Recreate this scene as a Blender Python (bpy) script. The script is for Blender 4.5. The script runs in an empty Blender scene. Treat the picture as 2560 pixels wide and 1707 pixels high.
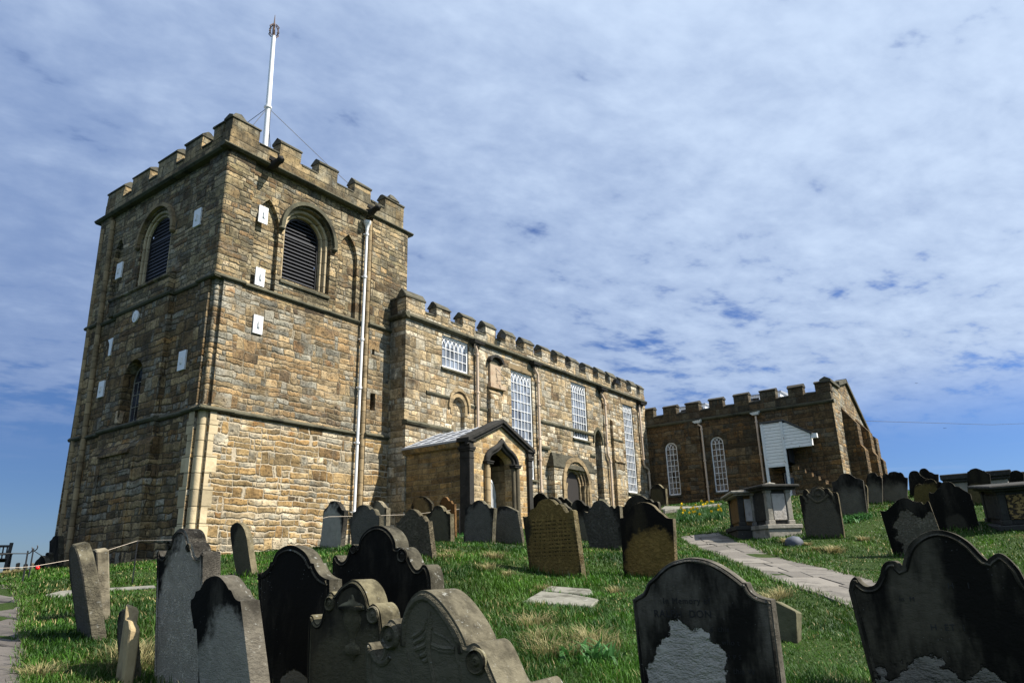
import bpy, bmesh, math, random
import numpy as np
from mathutils import Vector, Matrix
from mathutils.geometry import tessellate_polygon

random.seed(7)
S = bpy.context.scene
COL = S.collection
rad = math.radians

# ------------------------------------------------------------------ camera
PITCH, ROLL, YAW, FPX = rad(17.6107), rad(-1.5969), rad(35.5692), 1778.0
_f = Vector((math.cos(PITCH)*math.cos(YAW), math.cos(PITCH)*math.sin(YAW), math.sin(PITCH)))
_r0 = Vector((math.sin(YAW), -math.cos(YAW), 0)); _u0 = _r0.cross(_f)
_r = math.cos(ROLL)*_r0 + math.sin(ROLL)*_u0
_u = -math.sin(ROLL)*_r0 + math.cos(ROLL)*_u0
cam = bpy.data.cameras.new('camera'); cam_o = bpy.data.objects.new('camera', cam); COL.objects.link(cam_o)
cam.sensor_width = 36; cam.lens = FPX/2560*36; cam.clip_start = .05; cam.clip_end = 30000
cam_o.matrix_world = Matrix((( _r.x, _u.x, -_f.x, 0), (_r.y, _u.y, -_f.y, 0), (_r.z, _u.z, -_f.z, 0), (0, 0, 0, 1)))
S.camera = cam_o

# ------------------------------------------------------------------ light
SUN_EL, SUN_AZ = rad(49.5), rad(23)          # azimuth east of south (south is -Y, east is +X)
sdir = Vector((math.sin(SUN_AZ)*math.cos(SUN_EL), -math.cos(SUN_AZ)*math.cos(SUN_EL), math.sin(SUN_EL)))
sl = bpy.data.lights.new('sun', 'SUN'); sl.energy = 5.0; sl.angle = rad(.53); sl.color = (1, .95, .875)
so = bpy.data.objects.new('sun', sl); COL.objects.link(so)
so.rotation_euler = sdir.to_track_quat('Z', 'Y').to_euler(); so.location = sdir*80
S.view_settings.view_transform = 'Standard'; S.view_settings.look = 'None'
S.view_settings.exposure = 0.93; S.view_settings.gamma = 1.0
S.cycles.max_bounces = 5; S.cycles.diffuse_bounces = 2; S.cycles.glossy_bounces = 2
S.cycles.transmission_bounces = 3; S.cycles.transparent_max_bounces = 4
S.cycles.caustics_reflective = False; S.cycles.caustics_refractive = False

# ------------------------------------------------------------------ node helper
class NB:
    def __init__(s, nt):
        s.nt = nt; s.n = nt.nodes; s.l = nt.links
    def put(s, sock, v):
        if isinstance(v, bpy.types.NodeSocket): s.l.new(v, sock)
        elif v is not None:
            try: sock.default_value = v
            except Exception:
                sock.default_value = (v, v, v) if not hasattr(v, '__len__') else tuple(v)+(1,)
    def m(s, op, a, b=None, c=None, clamp=False):
        n = s.n.new('ShaderNodeMath'); n.operation = op; n.use_clamp = clamp
        s.put(n.inputs[0], a)
        if b is not None: s.put(n.inputs[1], b)
        if c is not None: s.put(n.inputs[2], c)
        return n.outputs[0]
    def vm(s, op, a, b=None, sc=None):
        n = s.n.new('ShaderNodeVectorMath'); n.operation = op
        s.put(n.inputs[0], a)
        if b is not None: s.put(n.inputs[1], b)
        if sc is not None: s.put(n.inputs['Scale'], sc)
        return n.outputs['Value'] if op in ('DOT_PRODUCT', 'LENGTH', 'DISTANCE') else n.outputs[0]
    def noise(s, vec, scale, det=3, rough=.55, dim='3D', w=None, dist=0):
        n = s.n.new('ShaderNodeTexNoise'); n.noise_dimensions = dim
        if vec is not None and dim != '1D': s.put(n.inputs['Vector'], vec)
        if w is not None: s.put(n.inputs['W'], w)
        n.inputs['Scale'].default_value = scale; n.inputs['Detail'].default_value = det
        n.inputs['Roughness'].default_value = rough; n.inputs['Distortion'].default_value = dist
        return n.outputs[0]
    def white(s, vec=None, w=None, dim='2D'):
        n = s.n.new('ShaderNodeTexWhiteNoise'); n.noise_dimensions = dim
        if vec is not None: s.put(n.inputs['Vector'], vec)
        if w is not None: s.put(n.inputs['W'], w)
        return n.outputs['Value'], n.outputs['Color']
    def voro(s, vec, scale, feat='F1'):
        n = s.n.new('ShaderNodeTexVoronoi'); n.feature = feat
        s.put(n.inputs['Vector'], vec); n.inputs['Scale'].default_value = scale
        return n.outputs['Distance']
    def comb(s, x, y, z=0):
        n = s.n.new('ShaderNodeCombineXYZ'); s.put(n.inputs[0], x); s.put(n.inputs[1], y); s.put(n.inputs[2], z)
        return n.outputs[0]
    def sep(s, v):
        n = s.n.new('ShaderNodeSeparateXYZ'); s.put(n.inputs[0], v); return n.outputs[:]
    def ramp(s, f, stops, interp='LINEAR'):
        n = s.n.new('ShaderNodeValToRGB'); e = n.color_ramp.elements; n.color_ramp.interpolation = interp
        while len(e) < len(stops): e.new(.5)
        for i, (p, c) in enumerate(stops):
            e[i].position = p; e[i].color = (c[0], c[1], c[2], 1) if hasattr(c, '__len__') else (c, c, c, 1)
        s.put(n.inputs[0], f); return n.outputs[0]
    def smooth(s, x, a, b):
        n = s.n.new('ShaderNodeMapRange'); n.interpolation_type = 'SMOOTHSTEP'
        s.put(n.inputs[0], x); s.put(n.inputs[1], a); s.put(n.inputs[2], b)
        n.inputs[3].default_value = 0; n.inputs[4].default_value = 1
        return n.outputs[0]
    def mix(s, f, a, b, mode='MIX'):
        n = s.n.new('ShaderNodeMix'); n.data_type = 'RGBA'; n.blend_type = mode
        s.put(n.inputs['Factor'], f); ia, ib = n.inputs[6], n.inputs[7]
        for i, v in ((ia, a), (ib, b)):
            if isinstance(v, bpy.types.NodeSocket): s.l.new(v, i)
            else: i.default_value = (v[0], v[1], v[2], 1) if hasattr(v, '__len__') else (v, v, v, 1)
        return n.outputs[2]
    def bump(s, h, strength=.5, dist=.02):
        n = s.n.new('ShaderNodeBump'); s.put(n.inputs['Height'], h)
        n.inputs['Strength'].default_value = strength; n.inputs['Distance'].default_value = dist
        return n.outputs[0]
    def pos(s): return s.n.new('ShaderNodeNewGeometry').outputs['Position']
    def nrm(s): return s.n.new('ShaderNodeNewGeometry').outputs['Normal']
    def tc(s, k='Object'): return s.n.new('ShaderNodeTexCoord').outputs[k]
    def orand(s): return s.n.new('ShaderNodeObjectInfo').outputs['Random']

def newmat(name):
    m = bpy.data.materials.new(name); m.use_nodes = True
    nb = NB(m.node_tree); bs = nb.n['Principled BSDF']
    return m, nb, bs
def plain(name, col, rough=.7, metal=0, var=.25, nscale=6, bump=.15):
    m, nb, bs = newmat(name)
    p = nb.tc('Object'); n = nb.noise(p, nscale, 5)
    c = nb.mix(n, [x*(1-var) for x in col], [min(1, x*(1+var)) for x in col])
    nb.put(bs.inputs['Base Color'], c); bs.inputs['Roughness'].default_value = rough
    bs.inputs['Metallic'].default_value = metal
    if bump: nb.put(bs.inputs['Normal'], nb.bump(nb.noise(p, nscale*5, 4), bump, .01))
    return m

# ------------------------------------------------------------------ sky
W = bpy.data.worlds.new('World'); S.world = W; W.use_nodes = True
wb = NB(W.node_tree); bg = wb.n['Background']
sky = wb.n.new('ShaderNodeTexSky'); sky.sky_type = 'NISHITA'; sky.sun_disc = False
sky.sun_elevation = SUN_EL; sky.sun_rotation = math.atan2(sdir.x, sdir.y)
sky.air_density = 1.0; sky.dust_density = .3; sky.ozone_density = 3.0; sky.altitude = 60
d = wb.tc('Generated'); dx, dy, dz = wb.sep(d)
inv = wb.m('DIVIDE', 1.0, wb.m('ADD', wb.m('MAXIMUM', dz, 0.0), .16))
pl = wb.comb(wb.m('MULTIPLY', dx, inv), wb.m('MULTIPLY', dy, inv), 0)
rot = wb.n.new('ShaderNodeVectorRotate'); rot.rotation_type = 'Z_AXIS'; wb.put(rot.inputs['Vector'], pl); rot.inputs['Angle'].default_value = rad(25)
pr = wb.vm('MULTIPLY', rot.outputs[0], (1.0, 1.3, 1))
warp = wb.noise(pr, 1.6, 2)
pw = wb.vm('ADD', pr, wb.vm('SCALE', wb.comb(warp, wb.noise(pr, 1.9, 2), 0), sc=.12))
big = wb.noise(pw, .8, 2, .5)
mid = wb.noise(pw, 4.9, 4, .58)
fine = wb.noise(pw, 13, 5, .6)
cl = wb.m('ADD', wb.m('ADD', wb.m('MULTIPLY', big, .36), wb.m('MULTIPLY', mid, .44)), wb.m('MULTIPLY', fine, .20))
elev = wb.smooth(dz, .14, .34)
thr = wb.m('SUBTRACT', .49, wb.m('MULTIPLY', elev, .10))
cov = wb.smooth(wb.m('SUBTRACT', cl, thr), -.07, .05)
low = wb.smooth(dz, .12, .25)
streak = wb.noise(wb.vm('MULTIPLY', d, (3, 3, 42)), 1.7, 4, .5)
cov2 = wb.m('MULTIPLY', wb.smooth(streak, .56, .78), wb.m('SUBTRACT', 1.0, low))
covt = wb.m('MAXIMUM', wb.m('MULTIPLY', cov, low), wb.m('MULTIPLY', cov2, .3), clamp=True)
blue = wb.mix(1.0, sky.outputs[0], wb.mix(wb.smooth(wb.vm('DOT_PRODUCT', wb.vm('NORMALIZE', d), tuple(sdir)), -.3, .45), wb.mix(wb.smooth(dz, .08, .4), (.40, .53, .80), (.62, .80, 1.15)), (.60, .82, 1.3)), 'MULTIPLY')
sunny = wb.vm('DOT_PRODUCT', wb.vm('NORMALIZE', d), tuple(sdir))
dens = wb.smooth(wb.m('ADD', wb.m('ADD', wb.m('MULTIPLY', mid, .45), wb.m('MULTIPLY', fine, .25)), wb.m('MULTIPLY', sunny, .5)), .14, .88)
cloudc = wb.mix(dens, (2.3, 3.4, 6.0), (7.1, 8.6, 10.9))
skyc = wb.mix(covt, blue, cloudc)
wb.put(bg.inputs['Color'], skyc); bg.inputs['Strength'].default_value = .05

# ------------------------------------------------------------------ masonry material
def masonry(name, h=.2, L=.36, ramp=None, mortar=(.34, .27, .18), mw=.016, bump=.8, rough_edge=.046,
            grain=.8, calm=.1, stain=.5, stain_col=(.035, .032, .022), lichen=.0, seed=0.0, vary=.45, warp=.4, tallp=.24, sat=1.0, gain=.98):
    m, nb, bs = newmat(name)
    P = nb.pos(); x, y, z = nb.sep(P)
    u = nb.m('ADD', nb.m('ADD', x, y), seed*3.7)
    n1 = nb.noise(P, 3.2, 3); n2 = nb.noise(nb.vm('ADD', P, (9.1, 4.2, 1.7)), 3.2, 3)
    v = nb.m('ADD', z, nb.m('MULTIPLY', nb.m('SUBTRACT', n1, .5), rough_edge*3.2))
    u = nb.m('ADD', u, nb.m('MULTIPLY', nb.m('SUBTRACT', n2, .5), rough_edge*3.6))
    # slow wander of the courses
    nw = nb.noise(nb.vm('MULTIPLY', P, (1, 1, .35)), .45, 2)
    v = nb.m('ADD', v, nb.m('MULTIPLY', nb.m('SUBTRACT', nw, .5), .16))
    vc = nb.m('ADD', nb.m('DIVIDE', v, h), nb.m('MULTIPLY', nb.noise(None, 1.9, 2, dim='1D', w=nb.m('ADD', v, seed)), 2.2*warp))
    row = nb.m('FLOOR', vc); fv = nb.m('FRACT', vc)
    v2 = nb.m('MULTIPLY', vc, .5); R2 = nb.m('FLOOR', v2); F2 = nb.m('FRACT', v2)
    rr, _ = nb.white(w=nb.m('ADD', R2, seed), dim='1D')
    r2, _ = nb.white(w=nb.m('ADD', R2, seed+51.3), dim='1D')
    Lr = nb.m('MULTIPLY', L*2, nb.m('ADD', .78, nb.m('MULTIPLY', rr, .5)))
    un = nb.noise(None, 1.0, 1, dim='1D', w=nb.m('ADD', nb.m('MULTIPLY', u, 1.6), nb.m('MULTIPLY', R2, 17.3)))
    uc = nb.m('ADD', nb.m('ADD', nb.m('DIVIDE', u, Lr), nb.m('MULTIPLY', r2, 9.0)), nb.m('MULTIPLY', un, 1.1*warp/.3))
    bc = nb.m('FLOOR', uc); fb = nb.m('FRACT', uc)
    tv, tcn = nb.white(vec=nb.comb(bc, nb.m('ADD', R2, seed+7.7), 0)); t1, t2, t3 = nb.sep(tcn)
    tall = nb.m('LESS_THAN', tv, tallp)
    sv, scn = nb.white(vec=nb.comb(bc, nb.m('ADD', row, seed+3.1), 0)); q1, q2, q3 = nb.sep(scn)
    nospl = nb.m('MULTIPLY', nb.m('LESS_THAN', q1, .22), nb.m('SUBTRACT', 1.0, tall))
    spl = nb.m('ADD', .34, nb.m('MULTIPLY', .32, nb.m('ADD', nb.m('MULTIPLY', t1, tall), nb.m('MULTIPLY', q2, nb.m('SUBTRACT', 1.0, tall)))))
    side = nb.m('MULTIPLY', nb.m('GREATER_THAN', fb, spl), nb.m('SUBTRACT', 1.0, nospl))
    eb = nb.m('MINIMUM', fb, nb.m('SUBTRACT', 1.0, fb))
    es = nb.m('ADD', nb.m('ABSOLUTE', nb.m('SUBTRACT', fb, spl)), nb.m('MULTIPLY', nospl, 5.0))
    du = nb.m('MULTIPLY', nb.m('MINIMUM', eb, es), Lr)
    dv1 = nb.m('MULTIPLY', nb.m('MINIMUM', fv, nb.m('SUBTRACT', 1.0, fv)), h)
    dv2 = nb.m('MULTIPLY', nb.m('MINIMUM', F2, nb.m('SUBTRACT', 1.0, F2)), h*2)
    dv = nb.m('ADD', nb.m('MULTIPLY', dv2, tall), nb.m('MULTIPLY', dv1, nb.m('SUBTRACT', 1.0, tall)))
    fu = fb
    e = nb.m('SMOOTH_MIN', du, dv, .03)
    nf = nb.noise(P, 17, 4)
    e2 = nb.m('ADD', e, nb.m('MULTIPLY', nb.m('SUBTRACT', nf, .5), .026))
    stone = nb.smooth(e2, mw*.3, mw*1.3)
    colm = nb.m('ADD', nb.m('MULTIPLY', bc, 2.0), side)
    row = nb.m('ADD', nb.m('MULTIPLY', nb.m('SUBTRACT', 1.0, tall), row), nb.m('MULTIPLY', tall, nb.m('ADD', nb.m('MULTIPLY', R2, 2.0), .5)))
    idv = nb.comb(colm, nb.m('ADD', row, seed), 0)
    w1, wc = nb.white(vec=idv); wr, wg, wbl = nb.sep(wc)
    ramp = [(p_, tuple(v*sat+(1-sat)*(.3*c[0]+.6*c[1]+.1*c[2]) for v in c)) for p_, c in ramp]
    zone = nb.smooth(nb.noise(nb.vm('ADD', P, (seed*5.1, 2.7, 9.9)), .75, 3, .6), .33, .67)
    col = nb.ramp(nb.m('ADD', nb.m('MULTIPLY', w1, .74), nb.m('MULTIPLY', zone, .26)), ramp, 'LINEAR')
    mean = [sum(c[i] for _, c in ramp)/len(ramp) for i in range(3)]
    col = nb.mix(calm, col, mean)
    # bedding streaks and blotches inside each stone
    Pj = nb.vm('ADD', P, nb.vm('SCALE', wc, sc=7.0))
    bed = nb.noise(nb.vm('MULTIPLY', Pj, (1.2, 1.2, 5.0)), 4.2, 5, .68)
    blot = nb.noise(Pj, 9.0, 5, .68)
    val = nb.m('ADD', nb.m('ADD', .96-vary*.5, nb.m('MULTIPLY', wg, vary)), nb.m('MULTIPLY', nb.m('SUBTRACT', nb.m('ADD', bed, blot), 1.0), grain*1.5))
    col = nb.mix(1.0, col, nb.comb(val, val, val), 'MULTIPLY')
    # dark crust, in ragged patches of its own
    st = nb.noise(nb.vm('MULTIPLY', P, (1, 1, .6)), .7, 7, .7)
    stm = nb.m('MULTIPLY', nb.smooth(nb.m('ADD', st, nb.m('MULTIPLY', nb.m('SUBTRACT', wbl, .5), .16)), .50, .62), stain)
    col = nb.mix(stm, col, stain_col)
    sk = nb.noise(nb.vm('ADD', nb.vm('MULTIPLY', P, (2.2, 2.2, .22)), (7, 3, 1)), 1.6, 5, .62)
    col = nb.mix(nb.m('MULTIPLY', nb.smooth(sk, .54, .68), stain*.75), col, stain_col)
    if lichen:
        ln = nb.noise(nb.vm('ADD', P, (3.3, 1.2, 8.8)), 2.3, 6, .7)
        col = nb.mix(nb.m('MULTIPLY', nb.smooth(ln, .5, .72), lichen), col, (.30, .30, .25))
        col = nb.mix(nb.m('MULTIPLY', nb.smooth(nb.noise(nb.vm('ADD', P, (13, 1, 2)), 1.4, 5, .7), .55, .75), lichen*.6), col, (.15, .15, .045))
    gr = nb.smooth(nb.noise(nb.vm('ADD', P, (4.4, 7.1, 1.3)), 2.6, 7, .72), .28, .6)
    gv = nb.m('ADD', .52, nb.m('MULTIPLY', gr, .62)); col = nb.mix(1.0, col, nb.comb(gv, gv, gv), 'MULTIPLY')
    mcol = nb.mix(nb.noise(P, 1.3, 3), [c*.45 for c in mortar], [min(1, c*1.25) for c in mortar])
    pits = nb.smooth(nb.noise(Pj, 17, 4, .65), .34, .45)
    col = nb.mix(nb.m('MULTIPLY', nb.m('SUBTRACT', 1.0, pits), .75), col, (.025, .02, .013))
    fin = nb.mix(stone, mcol, col); fin = nb.mix(1.0, fin, (gain, gain, gain), 'MULTIPLY')
    nb.put(bs.inputs['Base Color'], fin); bs.inputs['Roughness'].default_value = .92
    bs.inputs['Specular IOR Level'].default_value = .2
    face = nb.m('ADD', nb.m('MULTIPLY', nb.smooth(e2, 0.0, .045), nb.m('MULTIPLY', nb.smooth(nb.noise(P, 1.7, 3), .3, .7), .8)), nb.m('MULTIPLY', nb.m('ADD', bed, blot), .38))
    face = nb.m('ADD', face, nb.m('MULTIPLY', wr, .5))
    tilt = nb.m('ADD', nb.m('MULTIPLY', nb.m('SUBTRACT', fu, .5), nb.m('SUBTRACT', wg, .5)), nb.m('MULTIPLY', nb.m('SUBTRACT', fv, .5), nb.m('SUBTRACT', wbl, .5)))
    face = nb.m('ADD', face, nb.m('MULTIPLY', tilt, .8))
    ht = nb.m('ADD', nb.m('MULTIPLY', face, stone), nb.m('MULTIPLY', nf, .2))
    ht = nb.m('ADD', ht, nb.m('MULTIPLY', pits, .22))
    nb.put(bs.inputs['Normal'], nb.bump(ht, bump, .05))
    return m

TAN, OCH, GRY = (.36, .26, .13), (.31, .19, .07), (.28, .26, .2)
CRM, BRN, DRK, ORG = (.50, .41, .27), (.155, .095, .042), (.055, .045, .03), (.28, .14, .042)
M = {}
M['tower_low'] = masonry('masonry_low', .168, .40, [(0, DRK), (.07, BRN), (.22, OCH), (.42, TAN), (.55, (.27, .18, .075)), (.68, GRY), (.8, CRM), (.88, TAN), (.95, ORG), (1, CRM)],
                         mortar=(.46, .385, .27), mw=.02, bump=.8, stain=.25, seed=1.0, calm=.08)
M['tower'] = masonry('masonry_tower', .17, .40, [(0, DRK), (.12, BRN), (.3, OCH), (.45, TAN), (.6, (.19, .13, .055)), (.75, GRY), (.86, (.2, .19, .14)), (.95, ORG), (1, CRM)],
                     mortar=(.27, .225, .15), mw=.013, bump=.8, stain=.5, lichen=.4, sat=.9, seed=2.0)
M['tower_top'] = masonry('masonry_tower_top', .155, .37, [(0, DRK), (.2, BRN), (.38, (.21, .17, .09)), (.55, (.28, .23, .14)), (.72, TAN), (.86, (.22, .21, .16)), (.95, OCH), (1, CRM)],
                         mortar=(.15, .13, .09), mw=.012, bump=.9, stain=.6, sat=1.0, lichen=.32, seed=3.0, rough_edge=.045)
M['west'] = masonry('masonry_west', .185, .42, [(0, DRK), (.14, BRN), (.34, (.2, .13, .055)), (.5, TAN), (.62, (.17, .12, .06)), (.76, GRY), (.86, OCH), (.95, ORG), (1, CRM)],
                    mortar=(.12, .095, .06), mw=.014, bump=1.0, stain=.55, lichen=.12, seed=4.0)
M['nave'] = masonry('masonry_nave', .185, .36, [(0, DRK), (.1, BRN), (.28, (.24, .175, .085)), (.45, TAN), (.58, (.3, .26, .18)), (.72, GRY), (.85, CRM), (.94, OCH), (1, CRM)],
                    mortar=(.21, .17, .11), mw=.012, bump=.75, stain=.5, lichen=.4, sat=.9, gain=1.16, seed=5.0)
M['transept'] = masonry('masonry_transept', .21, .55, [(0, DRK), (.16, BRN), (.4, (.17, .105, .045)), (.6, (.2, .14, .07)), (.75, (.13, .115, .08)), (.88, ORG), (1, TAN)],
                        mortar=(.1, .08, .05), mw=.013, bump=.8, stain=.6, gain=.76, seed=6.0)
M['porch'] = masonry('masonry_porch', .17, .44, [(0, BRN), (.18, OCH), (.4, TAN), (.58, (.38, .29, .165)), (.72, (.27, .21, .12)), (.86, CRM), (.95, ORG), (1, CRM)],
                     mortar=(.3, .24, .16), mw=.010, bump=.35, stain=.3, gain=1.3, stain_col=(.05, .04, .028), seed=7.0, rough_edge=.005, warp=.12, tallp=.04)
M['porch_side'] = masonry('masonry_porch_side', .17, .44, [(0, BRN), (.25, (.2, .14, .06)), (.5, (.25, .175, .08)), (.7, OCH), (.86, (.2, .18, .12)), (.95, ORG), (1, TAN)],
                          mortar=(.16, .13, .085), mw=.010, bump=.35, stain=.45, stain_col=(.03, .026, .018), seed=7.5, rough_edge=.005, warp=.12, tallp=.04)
M['parapet'] = masonry('masonry_parapet', .34, .75, [(0, BRN), (.3, (.2, .145, .07)), (.55, TAN), (.75, (.23, .2, .13)), (.9, (.3, .23, .12)), (1, CRM)],
                       mortar=(.1, .085, .055), mw=.012, bump=.55, stain=.7, lichen=.3, seed=8.0, rough_edge=.008, tallp=.0)
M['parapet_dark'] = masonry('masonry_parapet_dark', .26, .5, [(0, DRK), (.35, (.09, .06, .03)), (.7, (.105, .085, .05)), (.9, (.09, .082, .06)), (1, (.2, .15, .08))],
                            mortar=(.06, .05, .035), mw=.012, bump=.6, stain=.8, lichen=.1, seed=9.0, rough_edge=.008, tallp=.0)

def weathered(name, a, b, dark, k=.5, sc=1.2, bump=.5, joint=None, spots=None):
    m, nb, bs = newmat(name); P = nb.pos()
    c = nb.mix(nb.noise(P, sc*4, 5, .62), a, b)
    c = nb.mix(nb.m('MULTIPLY', nb.smooth(nb.noise(nb.vm('ADD', P, (5, 2, 7)), sc, 6, .68), .48, .66), k), c, dark)
    if spots:
        c = nb.mix(nb.smooth(nb.noise(P, 9, 5, .72), .62, .7), c, spots)
    h = nb.noise(P, 14, 5, .65)
    if joint:
        z = nb.sep(P)[2]; j = nb.m('FRACT', nb.m('DIVIDE', z, joint)); jm = nb.smooth(nb.m('MINIMUM', j, nb.m('SUBTRACT', 1.0, j)), .0, .05)
        r, _ = nb.white(w=nb.m('FLOOR', nb.m('DIVIDE', z, joint)), dim='1D')
        v = nb.m('ADD', .75, nb.m('MULTIPLY', r, .5)); c = nb.mix(1.0, c, nb.comb(v, v, v), 'MULTIPLY')
        c = nb.mix(jm, [x*.35 for x in a], c); h = nb.m('ADD', h, jm)
    nb.put(bs.inputs['Base Color'], c); bs.inputs['Roughness'].default_value = .9
    bs.inputs['Specular IOR Level'].default_value = .2
    nb.put(bs.inputs['Normal'], nb.bump(h, bump, .02)); return m
M['ashlar'] = weathered('ashlar_cream', (.40, .315, .18), (.52, .43, .28), (.15, .11, .055), .35, joint=.42)
M['ashlar_old'] = weathered('ashlar_old', (.24, .17, .085), (.34, .26, .15), (.045, .038, .026), .75, joint=.38)
M['string'] = weathered('string_stone', (.055, .054, .036), (.12, .11, .07), (.018, .018, .013), .8, spots=(.15, .15, .095))
M['coping'] = weathered('coping_stone', (.05, .047, .035), (.12, .11, .075), (.016, .016, .012), .8, sc=2.5, spots=(.17, .16, .11))
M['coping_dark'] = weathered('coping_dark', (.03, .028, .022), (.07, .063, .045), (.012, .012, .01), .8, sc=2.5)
M['soot'] = weathered('sooty_dressing', (.018, .017, .015), (.045, .042, .036), (.008, .008, .007), .6, spots=(.09, .085, .07))
M['ogee'] = weathered('ogee_moulding', (.05, .045, .033), (.14, .115, .07), (.015, .014, .012), .7)
M['lead'] = plain('lead_roof', (.30, .315, .335), .45, 0, .2, 8, .3)
M['slate'] = plain('dark_slate', (.06, .06, .058), .6, 0, .3, 8, .3)
M['white'] = plain('white_paint', (.78, .78, .76), .45, 0, .06, 5, .05)
M['white_old'] = None
M['beige'] = plain('beige_pipe_paint', (.56, .43, .31), .5, 0, .1, 7, .1)
M['black_iron'] = plain('black_iron', (.012, .012, .013), .5, 0, .3, 12, .2)
M['louvre'] = plain('black_louvre_board', (.016, .017, .021), .55, 0, .4, 9, .3)
M['dark_in'] = plain('dark_interior', (.008, .008, .009), .95, 0, .2, 3, 0)  # near-black colour stands in for the shade inside openings
M['door'] = plain('dark_door_wood', (.02, .016, .013), .6, 0, .3, 12, .3)
M['bench_wood'] = plain('dark_bench_wood', (.022, .02, .018), .6, 0, .3, 12, .3)
M['rope'] = plain('pale_rope', (.55, .46, .36), .8, 0, .1, 20, 0)
M['wire'] = plain('dark_wire', (.03, .03, .03), .6, 0, .1, 20, 0)
M['red'] = plain('red_plastic', (.75, .012, .008), .4, 0, .05, 10, 0)
M['post_wood'] = plain('grey_post_wood', (.16, .125, .085), .85, 0, .4, 14, .5)
M['sundial'] = weathered('sundial_stone', (.34, .26, .17), (.46, .36, .25), (.26, .16, .10), .5, sc=3)
M['boulder'] = plain('slate_blue_boulder', (.06, .068, .085), .7, 0, .3, 10, .3)
M['bird'] = plain('dark_bird', (.03, .03, .03), .8, 0, .1, 9, 0)

def boarded():
    m, nb, bs = newmat('white_boarding'); P = nb.pos(); z = nb.sep(P)[2]
    f = nb.m('FRACT', nb.m('DIVIDE', z, .15)); gap = nb.smooth(f, .0, .16)
    dirt = nb.smooth(nb.noise(nb.vm('MULTIPLY', P, (2, 2, 9)), 2.2, 5, .65), .5, .72)
    c = nb.mix(nb.m('MULTIPLY', dirt, .5), (.84, .83, .79), (.36, .33, .27))
    c = nb.mix(gap, (.10, .095, .08), c)
    nb.put(bs.inputs['Base Color'], c); bs.inputs['Roughness'].default_value = .6
    nb.put(bs.inputs['Normal'], nb.bump(nb.m('ADD', gap, nb.m('MULTIPLY', f, -.4)), .6, .02)); return m
M['boards'] = boarded()
def oldwhite():
    m, nb, bs = newmat('flaking_white_paint'); P = nb.pos()
    fl = nb.smooth(nb.noise(nb.vm('MULTIPLY', P, (3, 3, 1)), 4.5, 5, .7), .6, .66)
    c = nb.mix(fl, (.7, .71, .69), (.26, .13, .05))
    nb.put(bs.inputs['Base Color'], c); bs.inputs['Roughness'].default_value = .6; return m
M['white_old'] = oldwhite()
def glassmat(name, base, rough=.06, lo=.25, hi=1.9):
    m, nb, bs = newmat(name); P = nb.pos(); x, y, z = nb.sep(P)
    cell = nb.comb(nb.m('FLOOR', nb.m('DIVIDE', nb.m('ADD', x, y), .235)), nb.m('FLOOR', nb.m('DIVIDE', z, .41)), 0)
    wv, wc = nb.white(vec=cell)
    n = nb.m('ADD', nb.m('MULTIPLY', nb.noise(P, 1.1, 4, .6), 1.3), nb.m('MULTIPLY', wv, .55)); c = nb.mix(nb.smooth(n, .45, 1.35), [v*lo for v in base], [v*hi for v in base])  # uneven reflections put into the base colour, pane by pane
    nb.put(bs.inputs['Base Color'], c); bs.inputs['Roughness'].default_value = rough
    bs.inputs['Specular IOR Level'].default_value = .75
    g = nb.vm('SCALE', nb.vm('SUBTRACT', wc, (.5, .5, .5)), sc=.07)
    nrm = nb.vm('NORMALIZE', nb.vm('ADD', nb.nrm(), g))
    nb.put(bs.inputs['Normal'], nrm)
    return m
M['glass'] = glassmat('window_glass', (.13, .15, .18))
M['glass_dark'] = glassmat('dark_window_glass', (.016, .018, .02), .05)
M['glass_lead'] = glassmat('leaded_glass', (.03, .035, .045), .15)
M['tomb'] = weathered('tomb_stone', (.2, .185, .15), (.36, .33, .27), (.04, .038, .03), .6, sc=2.2, spots=(.45, .43, .38))
M['tomb_panel'] = weathered('tomb_panel', (.36, .34, .30), (.5, .45, .40), (.16, .14, .11), .5, sc=3.5, bump=.9)
M['tomb_brown'] = weathered('tomb_brown', (.11, .062, .024), (.2, .12, .045), (.03, .024, .015), .6, sc=2.2)
M['tomb_dark'] = weathered('tomb_dark', (.02, .02, .017), (.06, .056, .047), (.01, .01, .009), .6, sc=2.5, spots=(.16, .15, .13))
def honey():
    m, nb, bs = newmat('honeycombed_panel'); P = nb.pos()
    v = nb.noise(nb.vm('MULTIPLY', P, (1, 1, 1.7)), 13, 4, .6); hole = nb.smooth(v, .42, .52)
    c = nb.mix(hole, (.03, .02, .01), nb.mix(nb.noise(P, 4, 4), (.19, .11, .03), (.36, .24, .09)))
    nb.put(bs.inputs['Base Color'], c); bs.inputs['Roughness'].default_value = .95
    nb.put(bs.inputs['Normal'], nb.bump(hole, 1.0, .04)); return m
M['honey'] = honey()

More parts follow.
